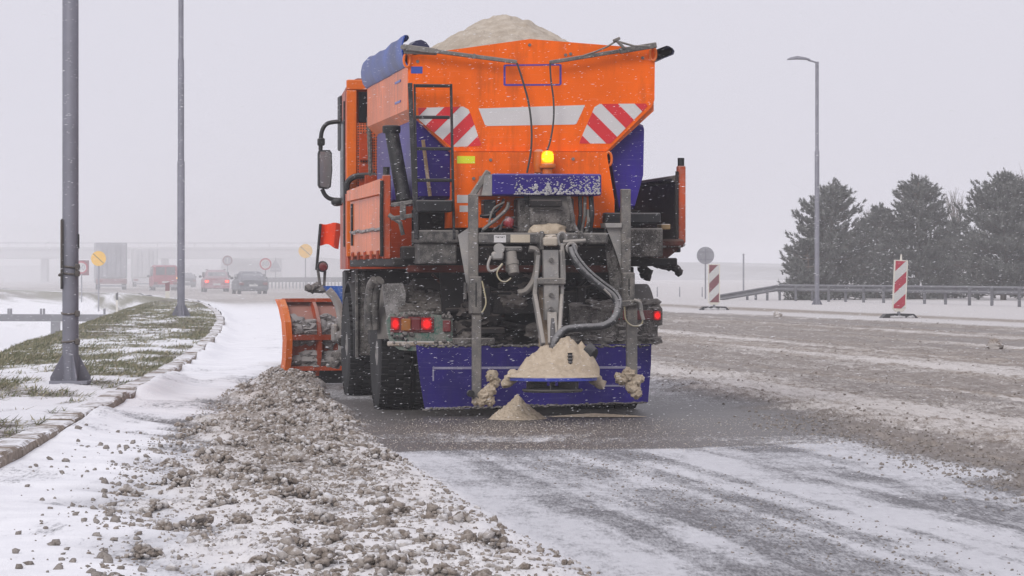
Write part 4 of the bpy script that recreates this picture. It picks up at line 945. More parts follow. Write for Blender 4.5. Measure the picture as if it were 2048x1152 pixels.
part(rect(MB(), 960, 655, 1010, 668, -.02, .05, .01), 'tow_beam', mUnder, chs); part(rect(MB(), 905, 676, 990, 690, -.05, .02, .01), 'hanger_bar', mMudGuard, chs)
part(MB().prism(PX([(880, 545), (940, 545), (935, 600), (905, 640), (885, 640)], .2), .2, .26), 'bracket', mUnder, chs)

part(MB().box(-1.0, 1.05, 1.0, 1.05, .70, 1.295, .01), 'dark_backing_plate', mUnder, chs); part(MB().box(-1.0, 1.05, .62, .72, 1.372, 1.80, .01), 'dark_backing_box', mUnder, chs)  # added dark fillers that block the bright gaps under bed and hopper
# ---- wheels
def wheel(x, y, r_, w_, name='wheel', dual=False):
    g = empty(name, (x, y, r_)); g.parent = truck
    pr = [(r_ * .56, -w_ / 2 + .02), (r_ * .80, -w_ / 2), (r_ * .96, -w_ / 2 + .015), (r_, -w_ / 2 + .045), (r_, w_ / 2 - .045), (r_ * .96, w_ / 2 - .015), (r_ * .80, w_ / 2), (r_ * .56, w_ / 2 - .02)]
    m = MB().lathe(pr, (0, 0, 0), 'x', 48)
    for k in range(48):                       # tread blocks
        q = 2 * math.pi * k / 48
        for s_, o_ in ((-1, 0), (-.34, .5), (.34, 0), (1, .5)):
            q2 = q + o_ * 2 * math.pi / 48; M = Matrix.Rotation(q2, 4, 'X') @ Matrix.Translation((s_ * w_ * .36, 0, r_ + .006))
            m.box(-w_ * .11, w_ * .11, -.021, .021, -.012, .012, .003, M)
    part(m, 'tyre', mTyre, g, True)
    part(MB().lathe([(r_ * .57, -w_ / 2 + .03), (r_ * .54, -w_ / 2 + .02), (r_ * .45, -w_ / 2 + .09), (r_ * .25, -w_ / 2 + .10), (r_ * .22, -w_ / 2 + .02), (r_ * .1, -w_ / 2 + .01), (r_ * .1, w_ / 2 - .1), (r_ * .5, w_ / 2 - .05)], (0, 0, 0), 'x', 32), 'rim', mRim, g, True)
wheel(-1.10, 1.55, .51, .29); wheel(-.78, 1.55, .51, .29); wheel(.68, 1.55, .51, .29); wheel(1.00, 1.55, .51, .29)
wheel(-1.02, 5.35, .51, .30); wheel(1.08, 5.35, .51, .30)
# rear mudguards: bent sheets over the wheels
def guard(x0, x1, yc, zc, R, a0, a1, name, mat, par=None):
    secs = []
    for k in range(19):
        q = math.radians(a0 + (a1 - a0) * k / 18); c, s_ = math.cos(q), math.sin(q)
        secs.append([(x0, yc + R * c, zc + R * s_), (x1, yc + R * c, zc + R * s_), (x1, yc + (R + .02) * c, zc + (R + .02) * s_), (x0, yc + (R + .02) * c, zc + (R + .02) * s_)])
    return part(MB().loft(secs), name, mat, par, True)
guard(-1.28, -.62, 1.55, .52, .60, 20, 168, 'mudguard', mMudGuard); guard(.62, 1.26, 1.55, .52, .60, 20, 168, 'mudguard', mMudGuard)
guard(-1.14, -.80, 5.35, .52, .62, -10, 190, 'mudguard', mBlackC); guard(.85, 1.26, 5.35, .52, .62, -10, 190, 'mudguard', mBlackC)
m = MB()
for k in range(150): 
    q = r.random(); m.lump(P(812 + 90 * r.random(), 572 + 55 * q, .55 - .3 * q), (r.uniform(.03, .09), .03, r.uniform(.015, .03)), 2, .8, k, 3.0)
part(m, 'caked_slush', mDirtLump, truck, True)['kind'] = 'stuff'
part(MB().prism(PX([(765, 568), (806, 566), (812, 590), (806, 640), (790, 660), (778, 660), (769, 600)], .30), .30, .36), 'splash_plate', mMudGuardL)
for px_ in (742, 752): part(MB().tube(smooth([P(px_ + 8, 560, .85), P(px_, 575, .9), P(px_ - 4, 620, .95), P(px_ - 2, 660, .95)], 4), .045, 10), 'air_hose', mGrit, truck, True)
# big flap behind front wheel, side tanks under the bed
part(MB().box(-1.14, -.7, 4.45, 4.48, .42, 1.27, .008), 'mudflap', mMudGuard); part(MB().box(-1.08, -.6, 2.55, 3.9, .52, 1.12, .04), 'fuel_tank', mUnder); part(MB().box(.6, 1.2, 2.5, 3.9, .52, 1.12, .04), 'tool_locker', mUnder)
part(MB().box(-1.15, -1.12, 4.40, 4.44, .40, 1.40, .006), 'flap_stay', mGrit)

# ---- tail lamps
tl = part(MB().prism(PX([(774, 640), (780, 628), (812, 624), (905, 632), (905, 690), (862, 695), (830, 702), (800, 700), (782, 688), (776, 665)], -.02), -.02, .08), 'lamp_board', mGreen)
for nm, mt, q in (('tail_lamp', mRedLamp, (783, 636, 799, 660)), ('indicator', mAmbDim, (803, 637, 822, 662)), ('reversing_lamp', mRedDim, (823, 637, 841, 662)), ('brake_lamp', mRedLamp, (843, 636, 864, 660)), ('fog_lamp', mRedDim, (886, 640, 902, 664))):
    part(rect(MB(), *q, -.05, -.021, .008), nm, mt, tl)
part(rect(MB(), 781, 633, 868, 665, -.032, -.0205, .004), 'lamp_frame', mRedDim, tl)
m = MB()
for k in range(46): m.lump(P(r.uniform(782, 905), r.uniform(626, 634) if k < 24 else r.uniform(666, 692), -.03), r.uniform(.010, .026), 1, .5, k)
part(m, 'caked_slush', mMudGuard, tl, True)['kind'] = 'stuff'
rect_m = rect(MB(), 776, 683, 900, 692, -.035, .05, .008); part(rect_m, 'bumper_strip', paint('muddy_strip', (.36, .28, .20), .8, 0, .4), tl)
tr_ = part(MB().prism(PX([(1142, 612), (1300, 602), (1318, 608), (1325, 618), (1325, 650), (1316, 652), (1314, 684), (1305, 690), (1140, 688)], .0), .0, .14), 'lamp_board', mMudGuard)
part(rect(MB(), 1308, 622, 1322, 640, -.03, -.001, .006), 'tail_lamp', mRedLamp, tr_); part(rect(MB(), 1225, 620, 1306, 640, -.02, -.001, .006), 'lamp_frame', mRedDim, tr_)
m = MB()
for k in range(60): m.lump(P(r.uniform(1145, 1318), r.choice((r.uniform(602, 618), r.uniform(645, 684))), -.0), (r.uniform(.03, .07), .02, r.uniform(.015, .035)), 2, .8, k, 3.0)
part(m, 'caked_slush', mMudGuard, tr_, True)['kind'] = 'stuff'

# ---- violet splash curtain
fl = [(832, 690), (960, 691), (1303, 688), (1302, 730), (1296, 804), (1180, 810), (1000, 816), (850, 821), (840, 760)]
cur = part(MB().prism(PX(fl, -.10), -.10, -.085), 'splash_curtain', mFlap)
m = MB()
for q in ((865, 734, 1282, 737), (865, 734, 868, 762), (1190, 770, 1282, 773), (851, 815, 940, 818)): rect(m, *q, -.104, -.1005, .001)
part(m, 'printed_frame', paint('pale_print', (.30, .28, .42), .5, 0, .3), cur)
m = MB()
for k in range(70): m.lump(P(840 + 460 * k / 70, 691 + r.uniform(-2, 3), -.095), (r.uniform(.015, .035), .02, r.uniform(.008, .016)), 1, .4, k)
part(m, 'snow_line', mMudGuard, cur, True)['kind'] = 'stuff'
m = MB()
for k in range(80): m.lump(P(852 + 444 * k / 80, 818 - 13 * k / 80 + r.uniform(-2, 2), -.1), (r.uniform(.02, .04), .02, r.uniform(.006, .012)), 1, .4, k)
part(m, 'slush_line', mMudGuard, cur, True)['kind'] = 'stuff'

# ---- cab
cab = empty('cab'); cab.parent = truck
X0, X1, Y0, Y1, Z0, Z1 = -1.25, 1.25, 4.32, 6.35, 1.28, 3.17
def ring(y, k, zlo, zhi, r_=.10):
    x0, x1 = X0 * k, X1 * k
    return [(x0, y, zlo), (x1, y, zlo), (x1, y, zhi - r_), (x1 - r_ * .4, y, zhi - r_ * .3), (x1 - r_ * 1.2, y, zhi), (x0 + r_ * 1.2, y, zhi), (x0 + r_ * .4, y, zhi - r_ * .3), (x0, y, zhi - r_)]
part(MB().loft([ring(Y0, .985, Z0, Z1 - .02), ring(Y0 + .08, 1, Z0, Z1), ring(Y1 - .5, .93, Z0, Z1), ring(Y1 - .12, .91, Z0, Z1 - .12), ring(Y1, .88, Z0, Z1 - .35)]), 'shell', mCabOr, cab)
m = MB()
for (x0, x1, z0, z1) in ((X0, X0 + .10, 1.4, 3.045), (X1 - .10, X1, 1.4, 3.045), (X0, X1, 3.05, 3.15), (X0 + .101, X1 - .101, 1.75, 1.85)): m.box(x0, x1, Y0 - .05, Y0 - .002, z0, z1, .008)
part(m, 'rear_frame', mOrangeS, cab)
t = NT('perforated_sheet'); co = t.n('ShaderNodeTexCoord').outputs['Object']; vo = t.n('ShaderNodeTexVoronoi'); vo.inputs['Scale'].default_value = 38; vo.inputs['Randomness'].default_value = 0; t.l(co, vo.inputs['Vector'])
t.set(**{'Base Color': t.mix(t.ramp(vo.outputs['Distance'], .28, .36), (.05, .015, .01), (.55, .10, .02)), 'Roughness': .5})
part(MB().box(X0 + .10, X1 - .1, Y0 - .03, Y0 - .004, 1.86, 2.72, .004), 'perforated_guard', t.m, cab)
part(MB().box(X0 + .12, X1 - .12, Y0 - .028, Y0 - .004, 2.73, 3.03, .004), 'rear_window', mGlass, cab)
for zz in (2.2, 2.5): part(MB().box(X0 + .12, X0 + .24, Y0 - .09, Y0 - .05, zz - .15, zz + .12, .01), 'bracket', mCabOr, cab)
part(MB().box(X0 + .30, X0 + .36, Y0 - .12, Y0 - .06, 1.5, 2.95, .01), 'air_duct', mBlackC, cab)
for sg in (-1, 1):
    kx = lambda y_: sg * (1.25 * (1 - .07 * (y_ - 4.4) / 1.45))
    part(MB().loft([[(kx(y_) + sg * .002, y_, 1.95), (kx(y_) + sg * .012, y_, 1.95), (kx(y_) + sg * .012, y_, 2.78), (kx(y_) + sg * .002, y_, 2.78)] for y_ in (4.75, 5.8)]), 'side_window', mGlass, cab)
part(MB().box(-1.05, 1.05, Y1 - .1, Y1 + .012, 1.95, 2.68, .006), 'windscreen', mGlass, cab)
part(MB().box(X0 - .006, X0 + .02, 4.52, 4.58, 1.5, 2.95, .004), 'door_seal', mBlackC, cab)
part(MB().box(-1.0, .9, 4.5, 5.6, 3.171, 3.22, .02), 'roof_hatch', mBlackC, cab)
part(MB().box(-1.20, -1.165, 5.55, 5.85, 2.5, 3.06, .012), 'wind_deflector', mBlackC, cab)
m = MB(); a = P(745, 352, Y0 - .1); m.tube(smooth([P(x_, z_, Y0 - .12) for x_, z_ in ((752, 352), (730, 351), (708, 354), (695, 366), (693, 388))], 5), .03, 9); part(m, 'intake_hose', mBlackC, cab, True)

part(MB().box(-1.11, -1.0, 5.95, 6.3, .55, 1.27, .02), 'step_panel', mBlackC, cab); part(MB().box(1.0, 1.11, 5.95, 6.3, .55, 1.27, .02), 'step_panel', mBlackC, cab)
part(MB().box(-1.05, 1.05, Y0 + .1, 6.3, .95, 1.279, .02), 'cab_floor', mUnder, cab)
part(MB().box(-1.08, 1.15, 6.3, 6.5, .55, 1.27, .03), 'front_bumper', mOrangeS, cab)
for z_ in (2.35, 2.15): 
    pass
# chain on the bed front
m = MB(); a = P(737, 235, 3.8); b = P(741, 345, 3.8)
for k in range(26):
    c = a.lerp(b, k / 25); q = k % 2
    m.tube([(c.x + (.016 * math.cos(t_) if q else 0), c.y + (0 if q else .016 * math.cos(t_)), c.z + .032 * math.sin(t_)) for t_ in np.linspace(0, 6.283, 9)], .007, 5, False)
part(m, 'chain', mSteel, cab)
# door mirror
mi = empty('door_mirror'); mi.parent = truck
part(MB().tube(smooth([P(a, b, 5.6) for a, b in ((690, 243), (668, 244), (652, 249), (643, 266), (641, 300))], 5), .022, 8), 'upper_arm', mBlackC, mi, True)
part(MB().tube(smooth([P(a, b, 5.6) for a, b in ((644, 378), (651, 391), (662, 398), (682, 400))], 5), .022, 8), 'lower_arm', mBlackC, mi, True)
part(MB().prism(PX([(639, 300), (660, 300), (664, 306), (665, 340), (662, 374), (656, 378), (640, 376), (637, 370), (637, 306)], 5.55), 5.56, 5.68), 'housing', mBlackC, mi)
part(MB().prism(PX([(641, 303), (659, 303), (662, 308), (663, 340), (660, 372), (655, 375), (642, 373), (640, 368), (639, 308)], 5.55), 5.553, 5.559), 'mirror_glass', mMirror, mi)
m = rect(MB(), 636, 276, 650, 291, 5.56, 5.66, .01); m.lump(P(675, 404, 5.6), (.07, .06, .045), 2, .1, 1); part(m, 'arm_clamp', mBlackC, mi, True)

# ---- snow plough: a curved, ribbed mouldboard turned to throw to the left
pl = empty('snow_plough'); pl.parent = truck
e0 = P(566, 740, 8.55); e0.z = .12
x_l = e0.x; yl = 8.55; WP = 3.1; pa = math.radians(16)
def pp(s, dv, z): return Vector((x_l + s * math.cos(pa) - dv * math.sin(pa), yl + s * math.sin(pa) + dv * math.cos(pa), z))
prof = [(-.02, .10), (-.10, .30), (-.12, .50), (-.08, .70), (.02, .86), (.12, .95)]
secs = [[pp(s, d, z) for d, z in prof] + [pp(s, d + .02, z) for d, z in prof[::-1]] for s in (0, .8, 1.6, 2.4, WP)]
part(MB().loft(secs), 'mouldboard', mOrangeD, pl, False)
def rib(s, w_, dp, nm, mt):
    a = prof; b = [(d - dp, z) for d, z in prof[::-1]]
    part(MB().loft([[pp(s, d, z) for d, z in a + b], [pp(s + w_, d, z) for d, z in a + b]]), nm, mt, pl)
rib(-.05, .07, .13, 'end_plate', mOrangeS); rib(WP - .02, .05, .16, 'end_plate', mOrange)
for s in (.34, 1.0, 1.7, 2.4): rib(s, .04, .10, 'rib', mOrangeD)
for z0, z1, d0 in ((.50, .56, -.12), (.92, .96, .10), (.16, .21, -.06)):
    part(MB().loft([[pp(0.02, d0 - .11, z0), pp(0.02, d0, z0), pp(.02, d0, z1), pp(.02, d0 - .11, z1)], [pp(WP, d0 - .11, z0), pp(WP, d0, z0), pp(WP, d0, z1), pp(WP, d0 - .11, z1)]]), 'stiffener', mOrangeD, pl)
part(MB().loft([[pp(.02, -.05, .015), pp(.02, -.01, .015), pp(.02, -.01, .17), pp(.02, -.05, .17)], [pp(WP, -.05, .015), pp(WP, -.01, .015), pp(WP, -.01, .17), pp(WP, -.05, .17)]]), 'rubber_edge', mBlackC, pl)
m = MB(); r = random.Random(12)
for k in range(90):
    s = .04 + .95 * r.random(); z = r.choice((.57, .58, .22, .24, .60, .40, .64)) + r.uniform(0, .12); m.lump(pp(s, -.125 + r.uniform(-.01, .03), z), (r.uniform(.05, .13), .035, r.uniform(.03, .07)), 2, .8, k, 3.0)
part(m, 'caked_snow', mMudGuardL, pl, True)['kind'] = 'stuff'
m = MB(); m.tube(smooth([P(a, b, 7.4) for a, b in ((656, 580), (668, 594), (678, 615), (683, 650), (684, 700), (683, 722))], 5), .045, 10); part(m, 'lift_arm', mSteelL, pl, True)
part(rect(MB(), 665, 648, 676, 684, 7.3, 7.5, .02), 'spring_box', mSteelL, pl)
m = MB()
for k, (a, b, s) in enumerate(((690, 675, .10), (676, 712, .08), (690, 718, .09), (700, 705, .09), (668, 722, .07))): m.lump(P(a, b, 7.2), s, 2, .45, k)
part(m, 'caked_slush', mMudGuard, pl, True)['kind'] = 'stuff'
for a in ((655, 728, 662, 735), (690, 710, 700, 735), (672, 705, 680, 738)): part(rect(MB(), *a, 7.2, 7.4, .01), 'hinge_lug', mSteelL, pl)
part(MB().prism(PX([(650, 572), (690, 572), (690, 640), (680, 625), (668, 600)], 7.6), 7.6, 7.9), 'carrier_cover', paint('bright_blue_cover', (.02, .12, .48), .4, 0, .3, (.5, .55, .65), .6), pl)
part(MB().box(-1.0, 1.0, 6.7, 8.2, .45, .75, .03), 'carrier_frame', mUnder, pl)
# marker flag and lamp
fg = empty('marker_flag'); fg.parent = truck; yf = 8.0
part(MB().tube([P(641, 448, yf), P(633, 540, yf)], .016, 8), 'staff', mBlackC, fg)
secs = []
for k in range(9):
    q = k / 8; a = P(641 + 42 * q - 0 * q, 447 + 2 * math.sin(q * 7), yf + .05 * math.sin(q * 6)); b = P(637 + 40 * q, 489 + 2.5 * math.sin(q * 8 + 1) + 8 * q * q, yf + .06 * math.sin(q * 6 + .6))
    a.y = yf + .05 * math.sin(q * 6); b.y = yf + .06 * math.sin(q * 6 + .6)
    secs.append([a, b, b + Vector((0, .006, 0)), a + Vector((0, .006, 0))])
part(MB().loft(secs), 'cloth', mFlag, fg, True)
c = P(645, 533, yf - .06); part(MB().lathe([(.02, .09), (.055, .07), (.062, .0), (.055, -.012)], c, 'y', 20), 'lamp_body', mBlackC, fg, True); part(MB().lathe([(.045, -.013), (.045, -.022), (.02, -.03)], P(646, 533, yf - .06), 'y', 18), 'lamp_lens', mRedDim, fg, True)
m = MB(); m.bar(P(635, 535, yf), P(641, 577, yf), .03, .03); m.bar(P(650, 540, yf), P(648, 575, yf), .03, .03); part(m, 'bracket', mGrit, fg)
m = MB(); m.tube([P(616, 578, yf), P(640, 580, yf), P(660, 578, yf), P(690, 600, yf)], .035, 8); 
for k, (a, b) in enumerate(((618, 576), (628, 575), (634, 572), (625, 579), (645, 578))): m.lump(P(a, b, yf), .05, 1, .45, k)
part(m, 'outrigger', mMudGuard, fg, True)
# ------------------------------------------------------------------ lamp posts
def lamp_post(X, Y, z0, H, d0, steps, label, arm=-1.6, gus=True):
    g = empty('street_lamp', (X, Y, z0)); tag(g, label, 'street lamp', 'street lamps along the road')
    pts = []; rs = []; r_ = d0 / 2; zz = 0.0
    for (z1, r1) in steps + [(H, steps[-1][1] * .8 if steps else r_ * .6)]:
        pts += [(0, 0, zz), (0, 0, z1)]; rs += [r_, r_ * .985]; zz = z1 + .03; r_ = r1
    MB().tube(pts, rs, 10).build('shaft', mPole, g, True)
    MB().tube([(0, 0, H - .05), (arm * .25, 0, H + .02), (arm * .5, 0, H + .06)], .035, 8).build('arm', mPole, g, True)
    s = 1 if arm > 0 else -1
    secs = [[(arm * .38 + s * q * .95, w_ * math.cos(t_), H + .07 + .06 * math.sin(q * 3) + h_ * math.sin(t_) * (1 if math.sin(t_) > 0 else .4)) for t_ in np.linspace(0, 2 * math.pi, 12, endpoint=False)] for q, w_, h_ in ((0, .05, .05), (.2, .11, .08), (.55, .15, .11), (.85, .13, .08), (1, .05, .03))]
    MB().loft(secs).build('lamp_head', mPole, g, True)
    MB().box(-d0 * 1.15, d0 * 1.15, -d0 * 1.15, d0 * 1.15, -.02, .015, .004).build('base_plate', mPole, g)
    for k in range(4):
        q = k * math.pi / 2 + .4; c, s_ = math.cos(q), math.sin(q); m = MB(); d = d0 * .45; e = d0 * 1.25; hh = d0 * 1.75
        m.loft([[(d * c - .008 * s_, d * s_ + .008 * c, .015), (e * c - .008 * s_, e * s_ + .008 * c, .015), (e * c - .008 * s_, e * s_ + .008 * c, .05), (d * c - .008 * s_, d * s_ + .008 * c, hh)],
                [(d * c + .008 * s_, d * s_ - .008 * c, .015), (e * c + .008 * s_, e * s_ - .008 * c, .015), (e * c + .008 * s_, e * s_ - .008 * c, .05), (d * c + .008 * s_, d * s_ - .008 * c, hh)]]); m.build('base_fin', mPole, g)
    return g
X, Y = GP(141, 764, .15); s = F / Y
g = lamp_post(X, Y, .15, 9.5, .166, [(4.4, .062), (6.6, .05)], 'thick galvanised lamp post closest to the camera, bound with rusty straps')
for i, py in enumerate((534, 547, 627, 683)):
    z = CH + (HZ - py) / s - .15; r_ = .088
    MB().tube([(r_ * math.cos(q), r_ * math.sin(q), z + .006 * math.sin(q * 2 + i)) for q in np.linspace(0, 6.283, 17)], .011, 6, False).build('strap', mRustBand, g)
    MB().box(.055, .10, -.09, -.05, z - .03, z + .03, .005).build('strap_buckle', mRustBand, g)
z1 = CH + (HZ - 440) / s - .15; z2 = CH + (HZ - 578) / s - .15
MB().box(-.095, -.072, -.05, -.02, z2, z1, .004).build('cable_duct', mRustBand, g); MB().tube(smooth([(-.085, -.06, z1), (-.06, -.085, z1 - .04), (-.062, -.085, z2 + .2), (-.085, -.06, z2)], 6), .006, 6).build('cable', mCable, g)
MB().box(.074, .09, -.03, .0, CH + (HZ - 497) / s - .15, CH + (HZ - 468) / s - .15, .003).build('clip', mBlack, g)
MB().lump((-.10, -.05, CH + (HZ - 550) / s - .15), .018, 1, .4, 2).build('wire_knot', mRustBand, g)
X, Y = GP(362, 633, .14); s = F / Y
lamp_post(X, Y, .14, 11.0, .20, [(CH + (HZ - 335) / s, .085), (CH + (HZ - 130) / s, .07)], 'slimmer grey lamp post at the tip of the grass verge')
Y = 142.0; X = (1634 - 1024) * Y / F; s = F / Y
lamp_post(X, Y, -.05, CH + (HZ - 121) / s, .20, [(CH + (HZ - 300) / s, .075)], 'lamp post with curved head standing in front of the pine trees', arm=-.75)

# ------------------------------------------------------------------ sign beacons on rubber feet
mSignWhite = paint('dull_white_reflective', (.50, .50, .49), .5, 0, .2, (.62, .62, .63), .2, 8, 0, .05)
mSignRed = paint('sign_red', (.36, .02, .045), .5, 0, .15, (.5, .4, .4), 0, 8, 0, .06)
mSignRedO = paint('faded_sign_red', (.17, .05, .06), .5, 0, .2, (.4, .35, .35), 0, 8, 0, .06)
mFrameW = paint('cream_frame', (.62, .59, .52), .5, 0, .2, (.7, .7, .7), .3, 8, 0, .05)
mYellow = paint('sign_yellow', (.78, .44, .02), .5, 0, .08, (.8, .6, .3), 0, 6, 0, .05)
mSignGrey = paint('sign_back_grey', (.26, .26, .29), .55, .2, .15, (.5, .5, .52), .2, 6, 0, .1)
mSignText = paint('sign_black', (.03, .03, .03), .5, 0, .05)
def beacon(px, py, hpx, wpx, lab, rz, mr, spike, tilt):
    X, Y = GP(px, py); s = F / Y; h = hpx / s; w_ = wpx / s
    g = empty('lane_beacon', (X, Y, 0.0), rz); tag(g, lab, 'lane beacon', 'striped beacons along the closed lane')
    zb_ = .17; M = Matrix.Rotation(tilt, 4, 'Y')
    def put(m, nm, mt): 
        m.v = [tuple(M @ Vector(v)) for v in m.v]; return m.build(nm, mt, g)
    outer = [(-w_ / 2, zb_ + .10), (-w_ * .25, zb_), (w_ * .25, zb_), (w_ / 2, zb_ + .10), (w_ / 2, zb_ + h), (-w_ / 2, zb_ + h)]
    put(MB().prism(outer, -.03, .03), 'board', mFrameW)
    b = w_ * .09; inner = [(-w_ / 2 + b, zb_ + .10), (w_ / 2 - b, zb_ + .10), (w_ / 2 - b, zb_ + h - b * .8), (-w_ / 2 + b, zb_ + h - b * .8)]
    put(MB().prism(inner, -.034, -.0305), 'white_face', mSignWhite)
    ww = w_ - 2 * b; k = 1.0; top = zb_ + h - b * .8
    for i in range(3):                                       # bars rise to the right
        lo = top - ww * .9 - i * ww * 1.95; q = clip(clip(inner, -k, 1, lo - k * (-w_ / 2 + b)), k, -1, -(lo + ww * .98 - k * (-w_ / 2 + b)))
        if len(q) > 2: put(MB().prism(q, -.038, -.0345), 'red_bar', mr)
    if spike: put(MB().tube([(0, 0, zb_ + h), (0, 0, zb_ + h + .16)], [.035, .02], 8), 'spike', mFrameW)
    put(MB().box(-.04, .04, -.04, .04, .05, zb_ + .02, .008), 'stem', mSignGrey)
    for sx in (-1, 1):
        m = MB().prism([(sx * .06, .0), (sx * .52, .0), (sx * .40, .12), (sx * .06, .13)], -.22, .22); m.build('foot_block', mBlackC, g)
    m = MB(); r = random.Random(int(px))
    for q in range(16): m.lump((r.uniform(-.3, .35), r.uniform(-.30, -.15), .03), (r.uniform(.05, .12), .06, r.uniform(.03, .06)), 1, .3, q)
    m.build('drifted_snow', mSnowLump, g, True)
beacon(1797, 636, 104, 28, 'red and white striped beacon with a spike, nearer of the two', .12, mSignRed, True, .045)
beacon(1428, 620, 82, 24, 'faded striped beacon beside the round sign back, farther of the two', .05, mSignRedO, False, 0.0)

# ------------------------------------------------------------------ traffic signs
def round_sign(px, py, dia, Y, base, lab, cat='road sign', kind='yellow', name='round_road_sign'):
    s = F / Y; X = (px - 1024) / s; zc = CH + (HZ - py) / s; R = dia / s / 2
    g = empty(name, (X, Y, base)); tag(g, lab, cat)
    MB().tube([(0, .04, 0), (0, .04, zc - base + R * .6)], .04, 8).build('post', mSignGrey, g)
    z = zc - base
    face = {'yellow': mYellow, 'limit': mSignRed, 'back': mSignGrey, 'faded': mSignRedO}[kind]
    MB().lathe([(R, -.015), (R, .015)], (0, 0, z), 'y', 32).build('disc', face, g)
    if kind in ('limit', 'faded'): MB().lathe([(R * .76, -.019), (R * .76, -.0155)], (0, 0, z), 'y', 32).build('white_centre', mSignWhite if kind == 'limit' else mSignGrey, g)
    if kind == 'yellow':
        a = math.radians(-42); MB().bar((-R * .95 * math.cos(a), -.018, z - R * .95 * math.sin(a)), (R * .95 * math.cos(a), -.018, z + R * .95 * math.sin(a)), .005, R * .09, .001).build('black_bar', mSignText, g)
    if kind == 'back':
        m = MB(); m.box(-.03, .03, -.04, -.016, z - R * .95, z + R * .8, .004); m.box(-R * .8, R * .8, -.03, -.016, z + R * .35, z + R * .45, .004); m.box(-R * .8, R * .8, -.03, -.016, z - R * .5, z - R * .4, .004); m.build('back_bracket', mPole, g)
    return g, R, z
def number(g, R, z, txt, mat):
    cu = bpy.data.curves.new('number', 'FONT'); cu.body = txt; cu.size = R * 1.15; cu.align_x = 'CENTER'; cu.align_y = 'CENTER'; cu.extrude = .002
    o = bpy.data.objects.new('number', cu); COL.objects.link(o); o.parent = g; o.rotation_euler = (math.pi / 2, 0, 0); bpy.context.view_layer.update(); me = bpy.data.meshes.new_from_object(o); bpy.data.objects.remove(o); o = link('number', me, mat, g); o.rotation_euler = (math.pi / 2, 0, 0); o.location = (0, -.024, z)
round_sign(197, 517, 30, 172, -.6, 'yellow disc with a black diagonal bar before the grey trailer')
round_sign(611, 502, 28, 250, 0, 'yellow disc with a diagonal bar beside the red flag')
g, R, z = round_sign(531, 528, 24, 236, 0, 'white speed limit disc with red rim above the dark saloon car', kind='limit'); number(g, R, z, '60', mSignGrey)
g, R, z = round_sign(455, 521, 20, 300, 0, 'greyish disc with a faint red rim above the red car', kind='faded')
MB().box(-.06, .06, -.03, -.02, z - R * .5, z + R * .5, .004).build('pale_bar', mSignWhite, g)
g, R, z = round_sign(163, 535, 25, 205, -1.2, 'red rimmed limit disc on a red board behind the thick lamp post', kind='limit')
MB().box(-R * 1.2, R * 1.2, .02, .04, z - R * 1.25, z + R * 1.15, .008).build('backing_board', mSignRedO, g); number(g, R, z, '60', mSignGrey)
round_sign(1411, 511, 35, 176, 0, 'back of a round grey sign on a post behind the faded beacon', kind='back')
Y = 320; s = F / Y; g = empty('warning_sign', ((551 - 1024) / s, Y, 0)); tag(g, 'grey triangular sign back with a plate on a thin pole', 'road sign')
z = CH + (HZ - 530) / s; MB().prism([(-.5, z - .35), (.5, z - .35), (0, z + .62)], -.01, .01).build('triangle', mSignGrey, g); MB().box(-.5, .5, -.012, .012, z - .62, z - .40, .004).build('plate', mSignGrey, g); MB().tube([(0, .04, 0), (0, .04, z + .7)], .04, 8).build('post', mSignGrey, g)
def marker(px, py, Y, h, lab, col, z0=0.0, wd=.12, w2=.03):
    X = (px - 1024) * Y / F; g = empty('delineator_post', (X, Y, z0)); tag(g, lab, 'marker post')
    m = MB().loft([[(-wd / 2, -w2, 0), (wd / 2, -w2, 0), (wd / 2, w2, 0), (-wd / 2, w2, 0)], [(-wd / 2, -w2, h * .72), (wd / 2, -w2, h * .72), (wd / 2, w2, h * .72), (-wd / 2, w2, h * .72)]]); m.build('body', mFrameW, g)
    MB().loft([[(-wd / 2 - .002, -w2 - .002, h * .60), (wd / 2 + .002, -w2 - .002, h * .60), (wd / 2 + .002, w2 + .002, h * .60), (-wd / 2 - .002, w2 + .002, h * .60)], [(-wd / 2 - .002, -w2 - .002, h * .94), (wd / 2 + .002, -w2 - .002, h), (wd / 2 + .002, w2 + .002, h), (-wd / 2 - .002, w2 + .002, h * .94)]]).build('band', col, g)
marker(335, 600, 160, 1.05, 'white marker post with a dark red top at the verge tip', mSignRedO, -.15, .20); marker(234, 596, 165, .95, 'small marker post with a black top below the grey trailer', mSignText, -.55, .10)
Y = 210; s = F / Y; g = empty('thin_post', ((1487 - 1024) / s, Y, 0)); tag(g, 'thin bare grey post behind the ramped end of the guard rail', 'post'); MB().tube([(0, 0, 0), (0, 0, CH + 40 / s)], .05, 8).build('shaft', mSignGrey, g); MB().lathe([(.06, 0), (.06, .06), (.02, .08)], (0, 0, CH + 40 / s), 'z', 8).build('cap', mSignGrey, g)

